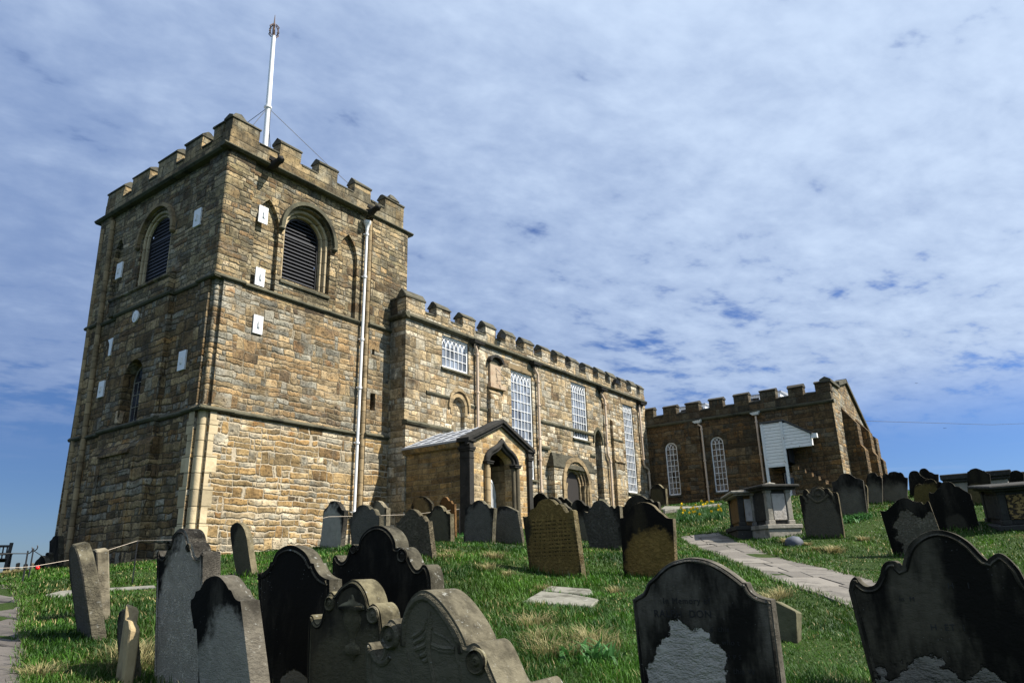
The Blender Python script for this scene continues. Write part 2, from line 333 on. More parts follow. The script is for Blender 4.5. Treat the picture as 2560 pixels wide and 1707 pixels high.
# ------------------------------------------------------------------ mesh builder
class Fr:
    def __init__(s, O, U, N): s.O, s.U, s.N = Vector(O), Vector(U), Vector(N)
    def p(s, a, d, z): v = s.O + s.U*a + s.N*d; return (v.x, v.y, v.z + z)
def south(y): return Fr((0, y, 0), (1, 0, 0), (0, -1, 0))
def west(x): return Fr((x, 0, 0), (0, 1, 0), (-1, 0, 0))
def catmull(seg, n=6):
    if len(seg) < 3: return list(seg)
    P = [np.array(p, float) for p in seg]; out = []
    for i in range(len(P)-1):
        p0 = P[i-1] if i else 2*P[0]-P[1]; p1, p2 = P[i], P[i+1]; p3 = P[i+2] if i+2 < len(P) else 2*P[-1]-P[-2]
        for k in range(n):
            t = k/n
            out.append(tuple(.5*((2*p1)+(-p0+p2)*t+(2*p0-5*p1+4*p2-p3)*t*t+(-p0+3*p1-3*p2+p3)*t**3)))
    out.append(tuple(P[-1])); return out

class MB:
    def __init__(s): s.v = []; s.f = []; s.mi = []; s.cm = 0
    def face(s, idx): s.f.append(tuple(idx)); s.mi.append(s.cm)
    def add(s, vs): b = len(s.v); s.v += [tuple(x) for x in vs]; return b
    def hexa(s, q):
        b = s.add(q)
        for f in ((3, 2, 1, 0), (4, 5, 6, 7), (0, 1, 5, 4), (1, 2, 6, 5), (2, 3, 7, 6), (3, 0, 4, 7)): s.face([b+i for i in f])
    def box(s, fr, a0, a1, d0, d1, z0, z1):
        s.hexa([fr.p(a0, d0, z0), fr.p(a1, d0, z0), fr.p(a1, d1, z0), fr.p(a0, d1, z0), fr.p(a0, d0, z1), fr.p(a1, d0, z1), fr.p(a1, d1, z1), fr.p(a0, d1, z1)])
    def loops(s, A, B, capa=True, capb=True):
        n = len(A); b = s.add(A); c = s.add(B)
        for i in range(n): j = (i+1) % n; s.face((b+i, b+j, c+j, c+i))
        if capa: s.face([b+i for i in range(n)][::-1])
        if capb: s.face([c+i for i in range(n)])
    def prism(s, fr, poly, d0, d1): s.loops([fr.p(a, d0, z) for a, z in poly], [fr.p(a, d1, z) for a, z in poly])
    def along(s, fr, prof, a0, a1): s.loops([fr.p(a0, d, z) for d, z in prof], [fr.p(a1, d, z) for d, z in prof])
    def wall(s, fr, outline, holes=(), reveal=.2, back=None):
        rings = [list(outline)]+[list(h) for h in holes]
        flat = [p for r in rings for p in r]
        tris = tessellate_polygon([[Vector((a, z, 0)) for a, z in r] for r in rings])
        b = s.add([fr.p(a, 0, z) for a, z in flat])
        for t in tris: s.face([b+i for i in t])
        for i, h in enumerate(holes):
            rv = reveal[i] if hasattr(reveal, '__len__') else reveal
            s.loops([fr.p(a, 0, z) for a, z in h], [fr.p(a, -rv, z) for a, z in h], False, False)
    def ring(s, fr, outer, inner, d0, d1):
        n = len(outer)
        q = [s.add([fr.p(a, d, z) for a, z in L]) for L in (outer, inner) for d in (d0, d1)]
        o0, o1, i0, i1 = q
        for k in range(n-1):
            j = k+1
            s.face((o1+k, o1+j, i1+j, i1+k)); s.face((o0+k, o0+j, o1+j, o1+k)); s.face((i0+k, i1+k, i1+j, i0+j)); s.face((o0+k, i0+k, i0+j, o0+j))
        s.face((o0, o1, i1, i0)); s.face((o0+n-1, i0+n-1, i1+n-1, o1+n-1))
    def strip(s, fr, pts, w, d0, d1):
        P = [np.array(p, float) for p in pts]; L = []; R = []
        for i in range(len(P)):
            t = P[min(i+1, len(P)-1)]-P[max(i-1, 0)]; t /= np.linalg.norm(t)+1e-9; n = np.array((-t[1], t[0]))
            L.append(tuple(P[i]+n*w/2)); R.append(tuple(P[i]-n*w/2))
        s.ring(fr, L, R, d0, d1)
    def tube(s, pts, r, n=8, cap=True):
        P = [Vector(p) for p in pts]; rs = r if hasattr(r, '__len__') else [r]*len(P); rings = []
        up = None
        for i, p in enumerate(P):
            t = (P[min(i+1, len(P)-1)]-P[max(i-1, 0)]).normalized()
            if up is None: up = t.orthogonal().normalized()
            up = (up - t*up.dot(t)).normalized(); w = t.cross(up)
            rings.append(s.add([p+(up*math.cos(2*math.pi*k/n)+w*math.sin(2*math.pi*k/n))*rs[i] for k in range(n)]))
        for i in range(len(P)-1):
            for k in range(n): j = (k+1) % n; s.face((rings[i]+k, rings[i]+j, rings[i+1]+j, rings[i+1]+k))
        if cap: s.face([rings[0]+k for k in range(n)][::-1]); s.face([rings[-1]+k for k in range(n)])
    def lathe(s, c, prof, n=12):
        rg = [s.add([(c[0]+r*math.cos(2*math.pi*k/n), c[1]+r*math.sin(2*math.pi*k/n), c[2]+z) for k in range(n)]) for r, z in prof]
        for i in range(len(rg)-1):
            for k in range(n): j = (k+1) % n; s.face((rg[i]+k, rg[i]+j, rg[i+1]+j, rg[i+1]+k))
        s.face([rg[0]+k for k in range(n)][::-1]); s.face([rg[-1]+k for k in range(n)])
    def build(s, name, mat, parent=None, smooth=None, bevel=0, jitter=0, origin=None):
        me = bpy.data.meshes.new(name); vs = s.v
        if jitter: vs = [tuple(c+random.uniform(-jitter, jitter) for c in v) for v in vs]
        if origin is not None: vs = [(v[0]-origin[0], v[1]-origin[1], v[2]-origin[2]) for v in vs]
        me.from_pydata(vs, [], s.f)
        mats = mat if isinstance(mat, (list, tuple)) else [mat]
        for mm in mats: me.materials.append(mm)
        if len(mats) > 1: me.polygons.foreach_set('material_index', s.mi)
        bm = bmesh.new(); bm.from_mesh(me); bmesh.ops.recalc_face_normals(bm, faces=bm.faces); bm.to_mesh(me); bm.free()
        if smooth:
            for p in me.polygons: p.use_smooth = True
            me.set_sharp_from_angle(angle=rad(smooth))
        me.update()
        o = bpy.data.objects.new(name, me); COL.objects.link(o)
        if origin is not None: o.location = origin
        if parent: o.parent = parent; o.matrix_parent_inverse = Matrix.Translation(parent.location).inverted() if parent.location.length else Matrix()
        if bevel:
            bv = o.modifiers.new('edge', 'BEVEL'); bv.width = bevel; bv.segments = 1; bv.limit_method = 'ANGLE'; bv.angle_limit = rad(40)
        return o
def arch(c, hw, z0, spring, apex, n=16):
    pts = [(c-hw, z0), (c+hw, z0)]
    for k in range(n+1):
        t = math.pi*k/n; pts.append((c+hw*math.cos(t), spring+(apex-spring)*math.sin(t)))
    return pts
def arch_open(c, hw, z0, spring, apex, n=16):      # open ring, from right foot over to left foot
    return [(c+hw, z0)]+[(c+hw*math.cos(math.pi*k/n), spring+(apex-spring)*math.sin(math.pi*k/n)) for k in range(n+1)]+[(c-hw, z0)]
def pointed(c, hw, z0, spring, apex, n=8):
    h = apex-spring; R = (hw*hw+h*h)/(2*hw); pts = [(c-hw, z0), (c+hw, z0)]
    a1 = math.atan2(h, R-hw) if R > hw else math.pi/2
    for k in range(n+1):
        t = a1*k/n; pts.append((c+hw-R+R*math.cos(t), spring+R*math.sin(t)))
    for k in range(n-1, -1, -1):
        t = a1*k/n; pts.append((c-hw+R-R*math.cos(t), spring+R*math.sin(t)))
    return pts
def rect(a0, a1, z0, z1): return [(a0, z0), (a1, z0), (a1, z1), (a0, z1)]
def tag(o, label=None, cat=None, group=None, kind=None):
    if label: o['label'] = label
    if cat: o['category'] = cat
    if group: o['group'] = group
    if kind: o['kind'] = kind
    return o
def empty(name, loc, label, cat, group=None, rz=0):
    o = bpy.data.objects.new(name, None); COL.objects.link(o); o.location = loc; o.rotation_euler = (0, 0, rz)
    o.empty_display_size = .3
    return tag(o, label, cat, group)
# a pixel of the 2560-wide photograph -> ray, point on a plane, point on the ground
def ray(px, py): return _r*((px-1280)/FPX) - _u*((py-853.5)/FPX) + _f
def on_x(px, py, X): v = ray(px, py); return v*(X/v.x)
def on_y(px, py, Y): v = ray(px, py); return v*(Y/v.y)

# ------------------------------------------------------------------ terrain
GP = np.array([(0, 0, -1.3), (3.4, 5.9, -.85), (3.6, 4.7, -.87), (3.4, 3.7, -.85), (2.5, 2.2, -1.0), (4.3, 1.7, -.85), (5, .5, -.8), (4.07, 2.9, -.69), (6.6, 4.2, -.41),
    (8.66, 5.64, -.13), (9.26, 4.4, -.15), (7.18, 10.77, -.07), (9.88, 11.73, .45), (9.08, 9.9, .38), (8.05, 7.67, .2), (13.05, 11.67, .6), (11.93, 9.49, .47), (12.65, 9.36, .43),
    (12.69, 7.0, .25), (10.08, 17, .42), (13.5, 16.9, .55), (16.6, 15.5, .95), (18, 13.4, 1.1), (22, 13.5, 1.5), (25, 15.5, 1.9), (31, 16, 2.4), (28.5, 13, 2.27), (35, 14, 2.75), (35, 9, 2.8),
    (35, 6, 2.7), (18.85, 11.1, .75), (20, 13.4, 1.2), (16.91, 3.89, .43), (19.59, 3.77, 1.03), (28, 4.5, 1.85), (28.4, 3.9, 1.75), (25.4, 2.6, 1.4), (15.03, 1.98, -.06), (17.62, 1.39, .5), (8.8, 1.9, -.48),
    (30, 0, 2.1), (4, -4, -1.3), (10, -4, -.45), (20, -5, .6), (35, -6, 2.3), (45, 6, 3.2), (45, 25, 3.0), (-4, 0, -1.6), (-4, 8, -1.4), (3.8, 8.1, -.58), (3.4, 6.6, -.68), (2.5, 6.5, -.72),
    (9.9, 24.5, .3), (8, 24, .13), (10, 29, .2), (9.3, 26.5, .18), (2, 16, -.5), (-3, 20, -1.0), (8, 16, .2), (6, 13, -.12), (17.5, 5.6, .42), (15.2, 5.9, .33), (20, 28, .9), (35, 30, 2.2), (10, 33, .17), (14, 33, .2), (5, 30, -.1)], float)
def _tps(r): return np.where(r > 1e-9, r*r*np.log(np.maximum(r, 1e-9)), 0)
_n = len(GP); _D = np.hypot(GP[:, None, 0]-GP[None, :, 0], GP[:, None, 1]-GP[None, :, 1])/10
_A = np.zeros((_n+3, _n+3)); _A[:_n, :_n] = _tps(_D)+np.eye(_n)*.02
_A[:_n, _n] = 1; _A[:_n, _n+1:] = GP[:, :2]/10; _A[_n, :_n] = 1; _A[_n+1:, :_n] = GP[:, :2].T/10
_Wt = np.linalg.solve(_A, np.concatenate([GP[:, 2], [0, 0, 0]]))
def sstep(x, a, b): t = np.clip((x-a)/(b-a), 0, 1); return t*t*(3-2*t)
def terr(x, y):
    x = np.atleast_1d(np.asarray(x, float)); y = np.atleast_1d(np.asarray(y, float)); sh = x.shape; x = x.ravel(); y = y.ravel()
    out = np.empty(len(x))
    for i in range(0, len(x), 20000):
        a, b = x[i:i+20000], y[i:i+20000]
        Dm = np.hypot(a[:, None]-GP[None, :, 0], b[:, None]-GP[None, :, 1])/10
        h = _tps(Dm)@_Wt[:_n]+_Wt[_n]+a/10*_Wt[_n+1]+b/10*_Wt[_n+2]
        h = h+.022*np.sin(a*2.3+1.1*np.sin(b*1.7))*np.sin(b*2.9+.7)+.03*np.sin(a*.9+b*.6)*np.sin(b*1.1-a*.4)
        base = np.clip(-.9+.075*a, -2.5, 5.0)
        far = sstep(np.hypot(np.maximum(np.abs(a-17)-28, 0), np.maximum(np.abs(b-12)-20, 0)), 0, 12)
        h = h*(1-far)+base*far
        cl = sstep(b-.25*np.maximum(a, 0), 34, 60)*.5+sstep(b-.25*np.maximum(a, 0), 60, 130)*.5
        cw = sstep(-a, 25, 110)
        out[i:i+20000] = h-70*np.maximum(cl, cw)
    return out.reshape(sh)
def th(x, y): return float(terr(x, y)[0])
def ground_hit(px, py):
    v = ray(px, py); h = math.hypot(v.x, v.y); prev = .5
    ts = np.arange(.8, 70, .1)/h; g = v.z*ts-terr(v.x*ts, v.y*ts)
    k = np.argmax(g < 0) if (g < 0).any() else len(ts)-1
    k = max(k, 1); t = ts[k-1]+(ts[k]-ts[k-1])*g[k-1]/(g[k-1]-g[k]+1e-12)
    return Vector((v.x*t, v.y*t, v.z*t))

# ------------------------------------------------------------------ ground, sea, paths
def geo(a, b, n): return list(np.geomspace(a, b, n))
gx = np.array([-x for x in geo(12, 6000, 26)][::-1]+list(np.arange(-11, 48.01, .3))+[48+x for x in geo(1, 6000, 28)])
gy = np.array([-x for x in geo(9, 6000, 26)][::-1]+list(np.arange(-8.5, 34.01, .3))+[34+x for x in geo(1, 6000, 34)])
XX, YY = np.meshgrid(gx, gy, indexing='ij'); ZZ = terr(XX, YY)
nx, ny = len(gx), len(gy)
gm = bpy.data.meshes.new('ground')
gi = np.arange(nx*ny).reshape(nx, ny)
quads = np.stack([gi[:-1, :-1], gi[1:, :-1], gi[1:, 1:], gi[:-1, 1:]], -1).reshape(-1, 4)
gm.from_pydata(np.stack([XX, YY, ZZ], -1).reshape(-1, 3).tolist(), [], quads.tolist())
gm.polygons.foreach_set('use_smooth', [True]*len(gm.polygons))
def ground_mat():
    m, nb, bs = newmat('turf_soil'); P = nb.pos()
    n = nb.noise(P, 1.1, 6, .65); n2 = nb.noise(P, 14, 5, .6)
    c = nb.ramp(n, [(.3, (.022, .05, .009)), (.55, (.032, .062, .012)), (.68, (.06, .065, .022)), (.8, (.09, .075, .038))])
    c = nb.mix(nb.m('MULTIPLY', n2, .6), c, (.03, .03, .012))
    nb.put(bs.inputs['Base Color'], c); bs.inputs['Roughness'].default_value = 1
    bs.inputs['Specular IOR Level'].default_value = .1
    nb.put(bs.inputs['Normal'], nb.bump(nb.m('ADD', n2, nb.noise(P, 40, 4)), .8, .04)); return m
gm.materials.append(ground_mat())
go = bpy.data.objects.new('ground', gm); COL.objects.link(go); tag(go, 'rough sloping turf of the churchyard under all the gravestones', 'ground', kind='structure')
def sea():
    b = MB(); b.f.append(tuple(b.add([(-20000, -20000, -62), (20000, -20000, -62), (20000, 20000, -62), (-20000, 20000, -62)])+i for i in range(4))); b.mi.append(0)
    m, nb, bs = newmat('sea_water'); bs.inputs['Base Color'].default_value = (.02, .05, .08, 1); bs.inputs['Roughness'].default_value = .25
    nb.put(bs.inputs['Normal'], nb.bump(nb.noise(nb.pos(), .12, 5), .4, 1.0))
    tag(b.build('sea', m), 'sea below the cliff behind the church', 'sea', kind='structure')
sea()

def flag_mat(name, a, b_, dk):
    m, nb, bs = newmat(name); P = nb.pos()
    at = nb.n.new('ShaderNodeAttribute'); at.attribute_name = 'tone'
    c = nb.mix(at.outputs['Fac'], a, b_)
    n = nb.noise(P, 3.1, 6, .65)
    c = nb.mix(nb.m('MULTIPLY', nb.smooth(n, .48, .68), .55), c, dk)
    n2 = nb.noise(P, 26, 4, .6)
    v = nb.m('ADD', .8, nb.m('MULTIPLY', n2, .4)); c = nb.mix(1.0, c, nb.comb(v, v, v), 'MULTIPLY')
    nb.put(bs.inputs['Base Color'], c); bs.inputs['Roughness'].default_value = .85
    nb.put(bs.inputs['Normal'], nb.bump(nb.m('ADD', nb.m('MULTIPLY', n, 2.0), n2), .5, .015)); return m
M['flag'] = flag_mat('path_flagstone', (.095, .083, .066), (.17, .152, .124), (.04, .034, .025))
M['flag_dark'] = flag_mat('dimmed_flagstone', (.075, .064, .052), (.12, .105, .088), (.035, .03, .023))  # path stone copied darker: shade at the left edge put into the colour
Cc = lambda x, y: (1500+x/2.2189, 1200+y/2.2189)
def resample(pts, n):
    P = np.array([(p.x, p.y) for p in pts]); L = np.concatenate([[0], np.cumsum(np.hypot(*np.diff(P, axis=0).T))])
    t = np.linspace(0, L[-1], n); return np.stack([np.interp(t, L, P[:, 0]), np.interp(t, L, P[:, 1])], -1), L[-1]
PATHS = []
def make_path(name, lpx, rpx, label, pre=None, lift=.016, size=(.45, .95), lanes=(2, 3), fm='flag'):
    l = [ground_hit(*p) for p in lpx]; r = [ground_hit(*p) for p in rpx]
    if pre: l = [l[0]+Vector((pre[0], pre[1], 0))]+l; r = [r[0]+Vector((pre[2], pre[3], 0))]+r
    N = 160; Lp, len1 = resample(l, N); Rp, len2 = resample(r, N); length = (len1+len2)/2
    PATHS.append(np.concatenate([Lp, Rp[::-1]]))
    rng = random.Random(5)
    def pt(s, t):
        k = max(0, min(.9999, s/length))*(N-1); i = int(k); f = k-i; i2 = min(i+1, N-1)
        a = Lp[i]*(1-f)+Lp[i2]*f; c = Rp[i]*(1-f)+Rp[i2]*f; q = a*(1-t)+c*t; return q
    b = MB(); tones = []; s = 0
    while s < length:
        ds = rng.uniform(*size); s1 = min(s+ds, length); k = rng.randint(*lanes)
        cuts = [0]+sorted(max(.08, min(.92, (i+1)/k+rng.uniform(-.14, .14))) for i in range(k-1))+[1]
        w = float(np.hypot(*(pt(s, 0)-pt(s, 1))))
        for i in range(k):
            t0, t1 = cuts[i], cuts[i+1]; gs, gt = .009, .009/max(w, .3)
            so_ = rng.uniform(-.05, .05)
            q = [pt(s+gs+so_, t0+gt), pt(s+gs+so_, t1-gt), pt(s1-gs+so_, t1-gt), pt(s1-gs+so_, t0+gt)]
            zt = [th(*c)+lift+rng.uniform(-.006, .006) for c in q]; dz = rng.uniform(-.007, .007)
            q = [c+np.array([rng.uniform(-.012, .012), rng.uniform(-.012, .012)]) for c in q]
            b.hexa([(c[0], c[1], z-.14) for c, z in zip(q, zt)]+[(c[0], c[1], z+dz) for c, z in zip(q, zt)])
            tones += [rng.random()]*8
        s = s1
    o = b.build(name, M[fm], bevel=.012)
    at = o.data.attributes.new('tone', 'FLOAT', 'POINT'); at.data.foreach_set('value', tones)
    tag(o, label, 'path', kind='structure')
make_path('path', [Cc(*p) for p in ((415, 316), (470, 350), (560, 398), (700, 445), (800, 490), (900, 535), (1000, 575), (1120, 612), (1250, 648), (1385, 700), (1480, 760))],
          [Cc(*p) for p in ((660, 290), (760, 335), (860, 372), (920, 405), (1020, 435), (1100, 460), (1260, 495), (1400, 535), (1530, 566), (1700, 620), (1850, 690))],
          'paved flagstone path curving up between the gravestones to the church', pre=(-2.6, 1.9, -2.2, 2.6))
make_path('path_by_the_bench', [(-210, 1462), (-230, 1500), (-240, 1560), (-250, 1630), (-260, 1720), (-270, 1850)],
          [(22, 1462), (46, 1484), (60, 1520), (52, 1570), (62, 1620), (58, 1660), (52, 1707), (40, 1850)], 'dark flagstone path at the left edge of the churchyard', size=(.4, .8), lanes=(2, 3), fm='flag_dark')

# ------------------------------------------------------------------ church
church = empty('church', (13.8, 17.2, .45), 'medieval stone parish church with square battlemented tower, long nave and white gothic windows', 'church')
def part(b, name, mat, parent=church, **k): return b.build(name, mat, parent, **k)
YT, XT0, XT1, YT1 = 17.25, 10.08, 17.42, 24.75
ft, fw = south(YT), west(XT0)
# --- tower walls, three stages; the north-west corner draws in towards the foot
def taper(mb):
    for i, v in enumerate(mb.v):
        if v[1] > 23.6: mb.v[i] = (v[0], v[1]-max(0, 12-v[2])*.045, v[2])
ZS = (-.6, 4.2, 7.95, 12.0)
lou_s = arch(13.07, .92, 8.55, 10.3, 11.2, 20); lou_w = arch(20.93, .92, 8.75, 10.3, 11.2, 20)
bl_l = pointed(11.55, .42, 7.98, 10.05, 10.95); bl_r = pointed(14.72, .42, 7.98, 10.1, 10.98); bl_w = pointed(23.35, .36, 8.3, 10.1, 10.95)
win_w = arch(20.93, .55, 4.15, 5.65, 6.2, 14)
slits = [rect(15.93, 16.02, 5.04, 5.6), rect(15.82, 15.92, 6.92, 7.12)]
names = ('tower_lower_stage', 'tower_middle_stage', 'tower_belfry_stage')
tower = []
for k in range(3):
    z0, z1 = ZS[k], ZS[k+1]; bs_, bw_ = MB(), MB()
    hs = [lou_s, bl_l, bl_r] if k == 2 else (slits if k == 1 else []); hw = [lou_w, bl_w] if k == 2 else ([win_w] if k == 1 else [])
    cut = .2 if k < 2 else 0
    bs_.wall(ft, rect(XT0+cut, XT1, z0, z1), hs, [.28, .14, .14] if k == 2 else .3)
    bs_.box(Fr((0, YT1, 0), (1, 0, 0), (0, -1, 0)), XT0, XT1, 0, .05, z0, z1)
    bs_.box(ft, XT1-.04, XT1, -7.45, -.01, z0, z1)
    # clasping pilasters on the south face
    bs_.box(ft, XT0+cut+.003, XT0+(.78 if k < 2 else .84), -.05, .07, z0, z1-.02)
    if k == 1:
        for za, zb in ((z0, 5.035), (5.605, 6.915), (7.125, z1-.02)): bs_.box(ft, 15.66, XT1-.02, -.05, .16, za, zb)
        bs_.box(ft, 15.66, 15.80, -.05, .16, 5.035, 5.605); bs_.box(ft, 16.03, XT1-.02, -.05, .16, 5.035, 5.605)
        bs_.box(ft, 15.66, 15.81, -.05, .16, 6.915, 7.125); bs_.box(ft, 15.93, XT1-.02, -.05, .16, 6.915, 7.125)
    else: bs_.box(ft, 15.66, XT1-.02, -.05, .16, z0, z1-.02)
    mats = (M['tower_low'], M['tower'], M['tower_top'])[k]
    t_ = part(bs_, names[k], mats); tower.append(t_)
    bw_.wall(fw, rect(YT+cut, YT1, z0, z1), hw, [.13, .14] if k == 2 else .32)
    bw_.box(fw, YT+cut+.003, YT+(.75 if k < 2 else .9), -.05, .07, z0, z1-.02)
    bw_.box(fw, 24.05, YT1-.003, -.05, .12, z0, z1-.02)
    if k == 0:
        bw_.box(fw, 19.2, 22.65, -.05, .24, z0, 3.5); bw_.along(fw, [(-.05, 3.5), (.24, 3.5), (.14, 3.75), (-.05, 3.75)], 19.2, 22.65); bw_.box(fw, 19.35, 22.5, -.05, .14, 3.75, z1-.02)
    if k == 1:
        for a0, a1 in ((19.38, 20.28), (21.58, 22.5)): bw_.box(fw, a0, a1, -.05, .14, z0, z1-.02)
        bw_.box(fw, 20.28, 21.58, -.05, .137, 6.35, z1-.02)
        bw_.wall(Fr((XT0-.137, 0, 0), (0, 1, 0), (-1, 0, 0)), [(20.28, z0), (21.58, z0), (21.58, 6.35), (20.28, 6.35)], [arch(20.93, .55, z0+.01, 5.65, 6.2, 14)], .137)
    if k == 2:
        bw_.along(fw, [(-.05, 7.97), (.2, 7.97), (.2, 8.45), (.26, 8.5), (.26, 8.56), (-.05, 8.72)], 19.45, 23.0)
    taper(bw_); part(bw_, 'west_wall', M['west'] if k < 2 else M['tower_top'], t_)
# corner shafts
sh = MB()
def shaft(mb, x, y, z0, z1, r=.1): mb.tube([(x, y, z0), (x, y, z1)], r, 10)
for z0, z1 in ((-.5, 4.17), (4.2, 7.92)):
    b = MB(); shaft(b, XT0+.10, YT+.10, z0, z1, .1 if z0 < 0 else .075)
    b.hexa([(XT0+.19, YT+.005, z0), (XT0+.24, YT+.24, z0), (XT0+.23, YT+.25, z0), (XT0+.005, YT+.19, z0), (XT0+.19, YT+.005, z1), (XT0+.24, YT+.24, z1), (XT0+.23, YT+.25, z1), (XT0+.005, YT+.19, z1)])
    part(b, 'corner_shaft', M['ashlar'] if z0 < 0 else M['tower'], smooth=40)
for fr_, a0, n_ in ((ft, XT0+.205, .13), (fw, YT+.205, .2)):
    b = MB(); z = -.5; k = 0
    while z < 4.0:
        z1_ = min(4.15, z+.36+.09*((k*7) % 3)); b.box(fr_, a0, a0+n_+(.12 if k % 2 else .0)+.03*((k*5) % 3), .0, .076+.003*(k % 2), z, z1_-.008); z = z1_; k += 1
    part(b, 'ashlar_quoin', M['ashlar'])
b = MB(); shaft(b, 15.6, YT-.07, -.3, 11.8, .085); part(b, 'corner_shaft', M['ashlar_old'], smooth=40)
b = MB(); shaft(b, XT0-.06, 24.0, -.3, 11.8, .085); shaft(b, XT0-.1, 24.55, -.3, 11.6, .09); taper(b); part(b, 'corner_shaft', M['ashlar_old'], smooth=40)
b = MB(); shaft(b, XT0+.0, YT+.0, 7.97, 11.85, .07); part(b, 'corner_shaft', M['tower_top'], smooth=40)
# string courses
def string_run(mb, z, h, pr, step=True):
    prof = lambda d0: [(-.06, z-h*.45), (d0+pr*.55, z-h*.45), (d0+pr, z-h*.1), (d0+pr, z+h*.1), (d0+pr*.4, z+h*.55), (-.06, z+h*.55)]
    if step:
        for a0, a1, d in ((XT0-.02, XT0+.86, .07), (XT0+.86, 15.62, 0), (15.62, XT1+.05, .16)): mb.along(ft, prof(d), a0-(.11 if a0 < XT0 else 0), a1)
        for a0, a1, d in ((YT-.02, YT+.8, .07), (YT+.8, 19.3, 0), (19.3, 22.6, .14), (22.6, 24.0, 0), (24.0, YT1+.03, .12)): mb.along(fw, prof(d), a0-(.11 if a0 < YT else 0), a1)
    else:
        mb.along(ft, prof(.1), XT0-.3, XT1+.22); mb.along(fw, prof(.1), YT-.15, YT1+.3)
for z, h, pr, st in ((4.2, .13, .09, True), (7.95, .13, .08, True), (12.02, .15, .14, False)):
    b = MB(); string_run(b, z, h, pr, st); taper(b); part(b, 'string_course', M['string'], jitter=.006)
# --- battlements
def merlon(mb, fr, a0, a1, z0, z1, zr, th_=.38, d=0.0, cap=True, ov=.035):
    mb.cm = 0; mb.box(fr, a0, a1, d-th_, d, z0, z1)
    if cap:
        mb.cm = 1
        pf = [(d+ov, z1), (d+ov, z1+.05), (d-th_/2+.04, zr), (d-th_/2-.04, zr), (d-th_-ov, z1+.05), (d-th_-ov, z1)]
        mb.along(fr, pf, a0-ov, a1+ov)
def sill_cap(mb, fr, a0, a1, z, th_=.38, d=0.0, h=.12, ov=.03):
    mb.cm = 1; mb.along(fr, [(d+ov, z-.03), (d+ov, z+.02), (d-th_*.45, z+h), (d-th_-ov, z+.02), (d-th_-ov, z-.03)], a0, a1)
def battlement(name, fr, zb, zc, zt, zr, mer, a0, a1, d, mats, parent=church, th_=.38, post=None):
    b = MB(); b.cm = 0; b.box(fr, a0, a1, d-th_, d, zb, zc)
    for (x0, x1) in mer: merlon(b, fr, x0+random.uniform(-.02, .02), x1+random.uniform(-.02, .02), zc, zt+random.uniform(-.03, .03), zr+random.uniform(-.03, .03), th_, d)
    edges = [a0]+[v for m_ in sorted(mer) for v in m_]+[a1]
    for i in range(0, len(edges), 2):
        if edges[i+1]-edges[i] > .2: sill_cap(b, fr, edges[i]+.04, edges[i+1]-.04, zc, th_, d)
    if post: post(b)
    return part(b, name, mats, parent, jitter=.012)
pm = [M['parapet'], M['coping']]
def tpeak(b):
    b.cm = 1
    for x, y in ((XT0+.25, YT+.28), (XT1-.62, YT+.2)):
        b.hexa([(x-.2, y-.2, 13.2), (x+.3, y-.2, 13.2), (x+.3, y+.3, 13.2), (x-.2, y+.3, 13.2), (x-.02, y-.02, 13.47), (x+.16, y-.02, 13.5), (x+.14, y+.14, 13.52), (x, y+.14, 13.44)])
battlement('tower_battlement', south(YT-.07), 12.1, 12.62, 13.02, 13.22, [(XT0-.06, 10.95), (11.75, 12.54), (13.25, 14.03), (14.83, 15.57), (16.3, 17.22)], XT0-.08, 17.24, 0, pm, post=tpeak)
battlement('tower_battlement', west(XT0-.08), 12.1, 12.55, 13.0, 13.16, [(17.57, 18.1), (18.7, 19.66), (20.15, 21.26), (21.8, 22.9), (23.5, 24.62)], 17.57, 24.65, 0, pm)
battlement('tower_battlement', Fr((0, 24.3, 0), (1, 0, 0), (0, -1, 0)), 12.1, 12.55, 13.0, 13.16, [(10.5, 11.4), (12.2, 13.1), (13.9, 14.8), (15.6, 16.6)], 10.35, 17.2, 0, pm)
battlement('tower_battlement', Fr((16.85, 0, 0), (0, 1, 0), (-1, 0, 0)), 12.1, 12.55, 13.0, 13.16, [(18.4, 19.3), (20.1, 21), (21.8, 22.7)], 17.6, 24.0, 0, pm)
b = MB(); b.box(ft, XT0+.3, XT1-.4, -7.1, -.3, 11.9, 12.25); part(b, 'tower_roof', M['lead'])
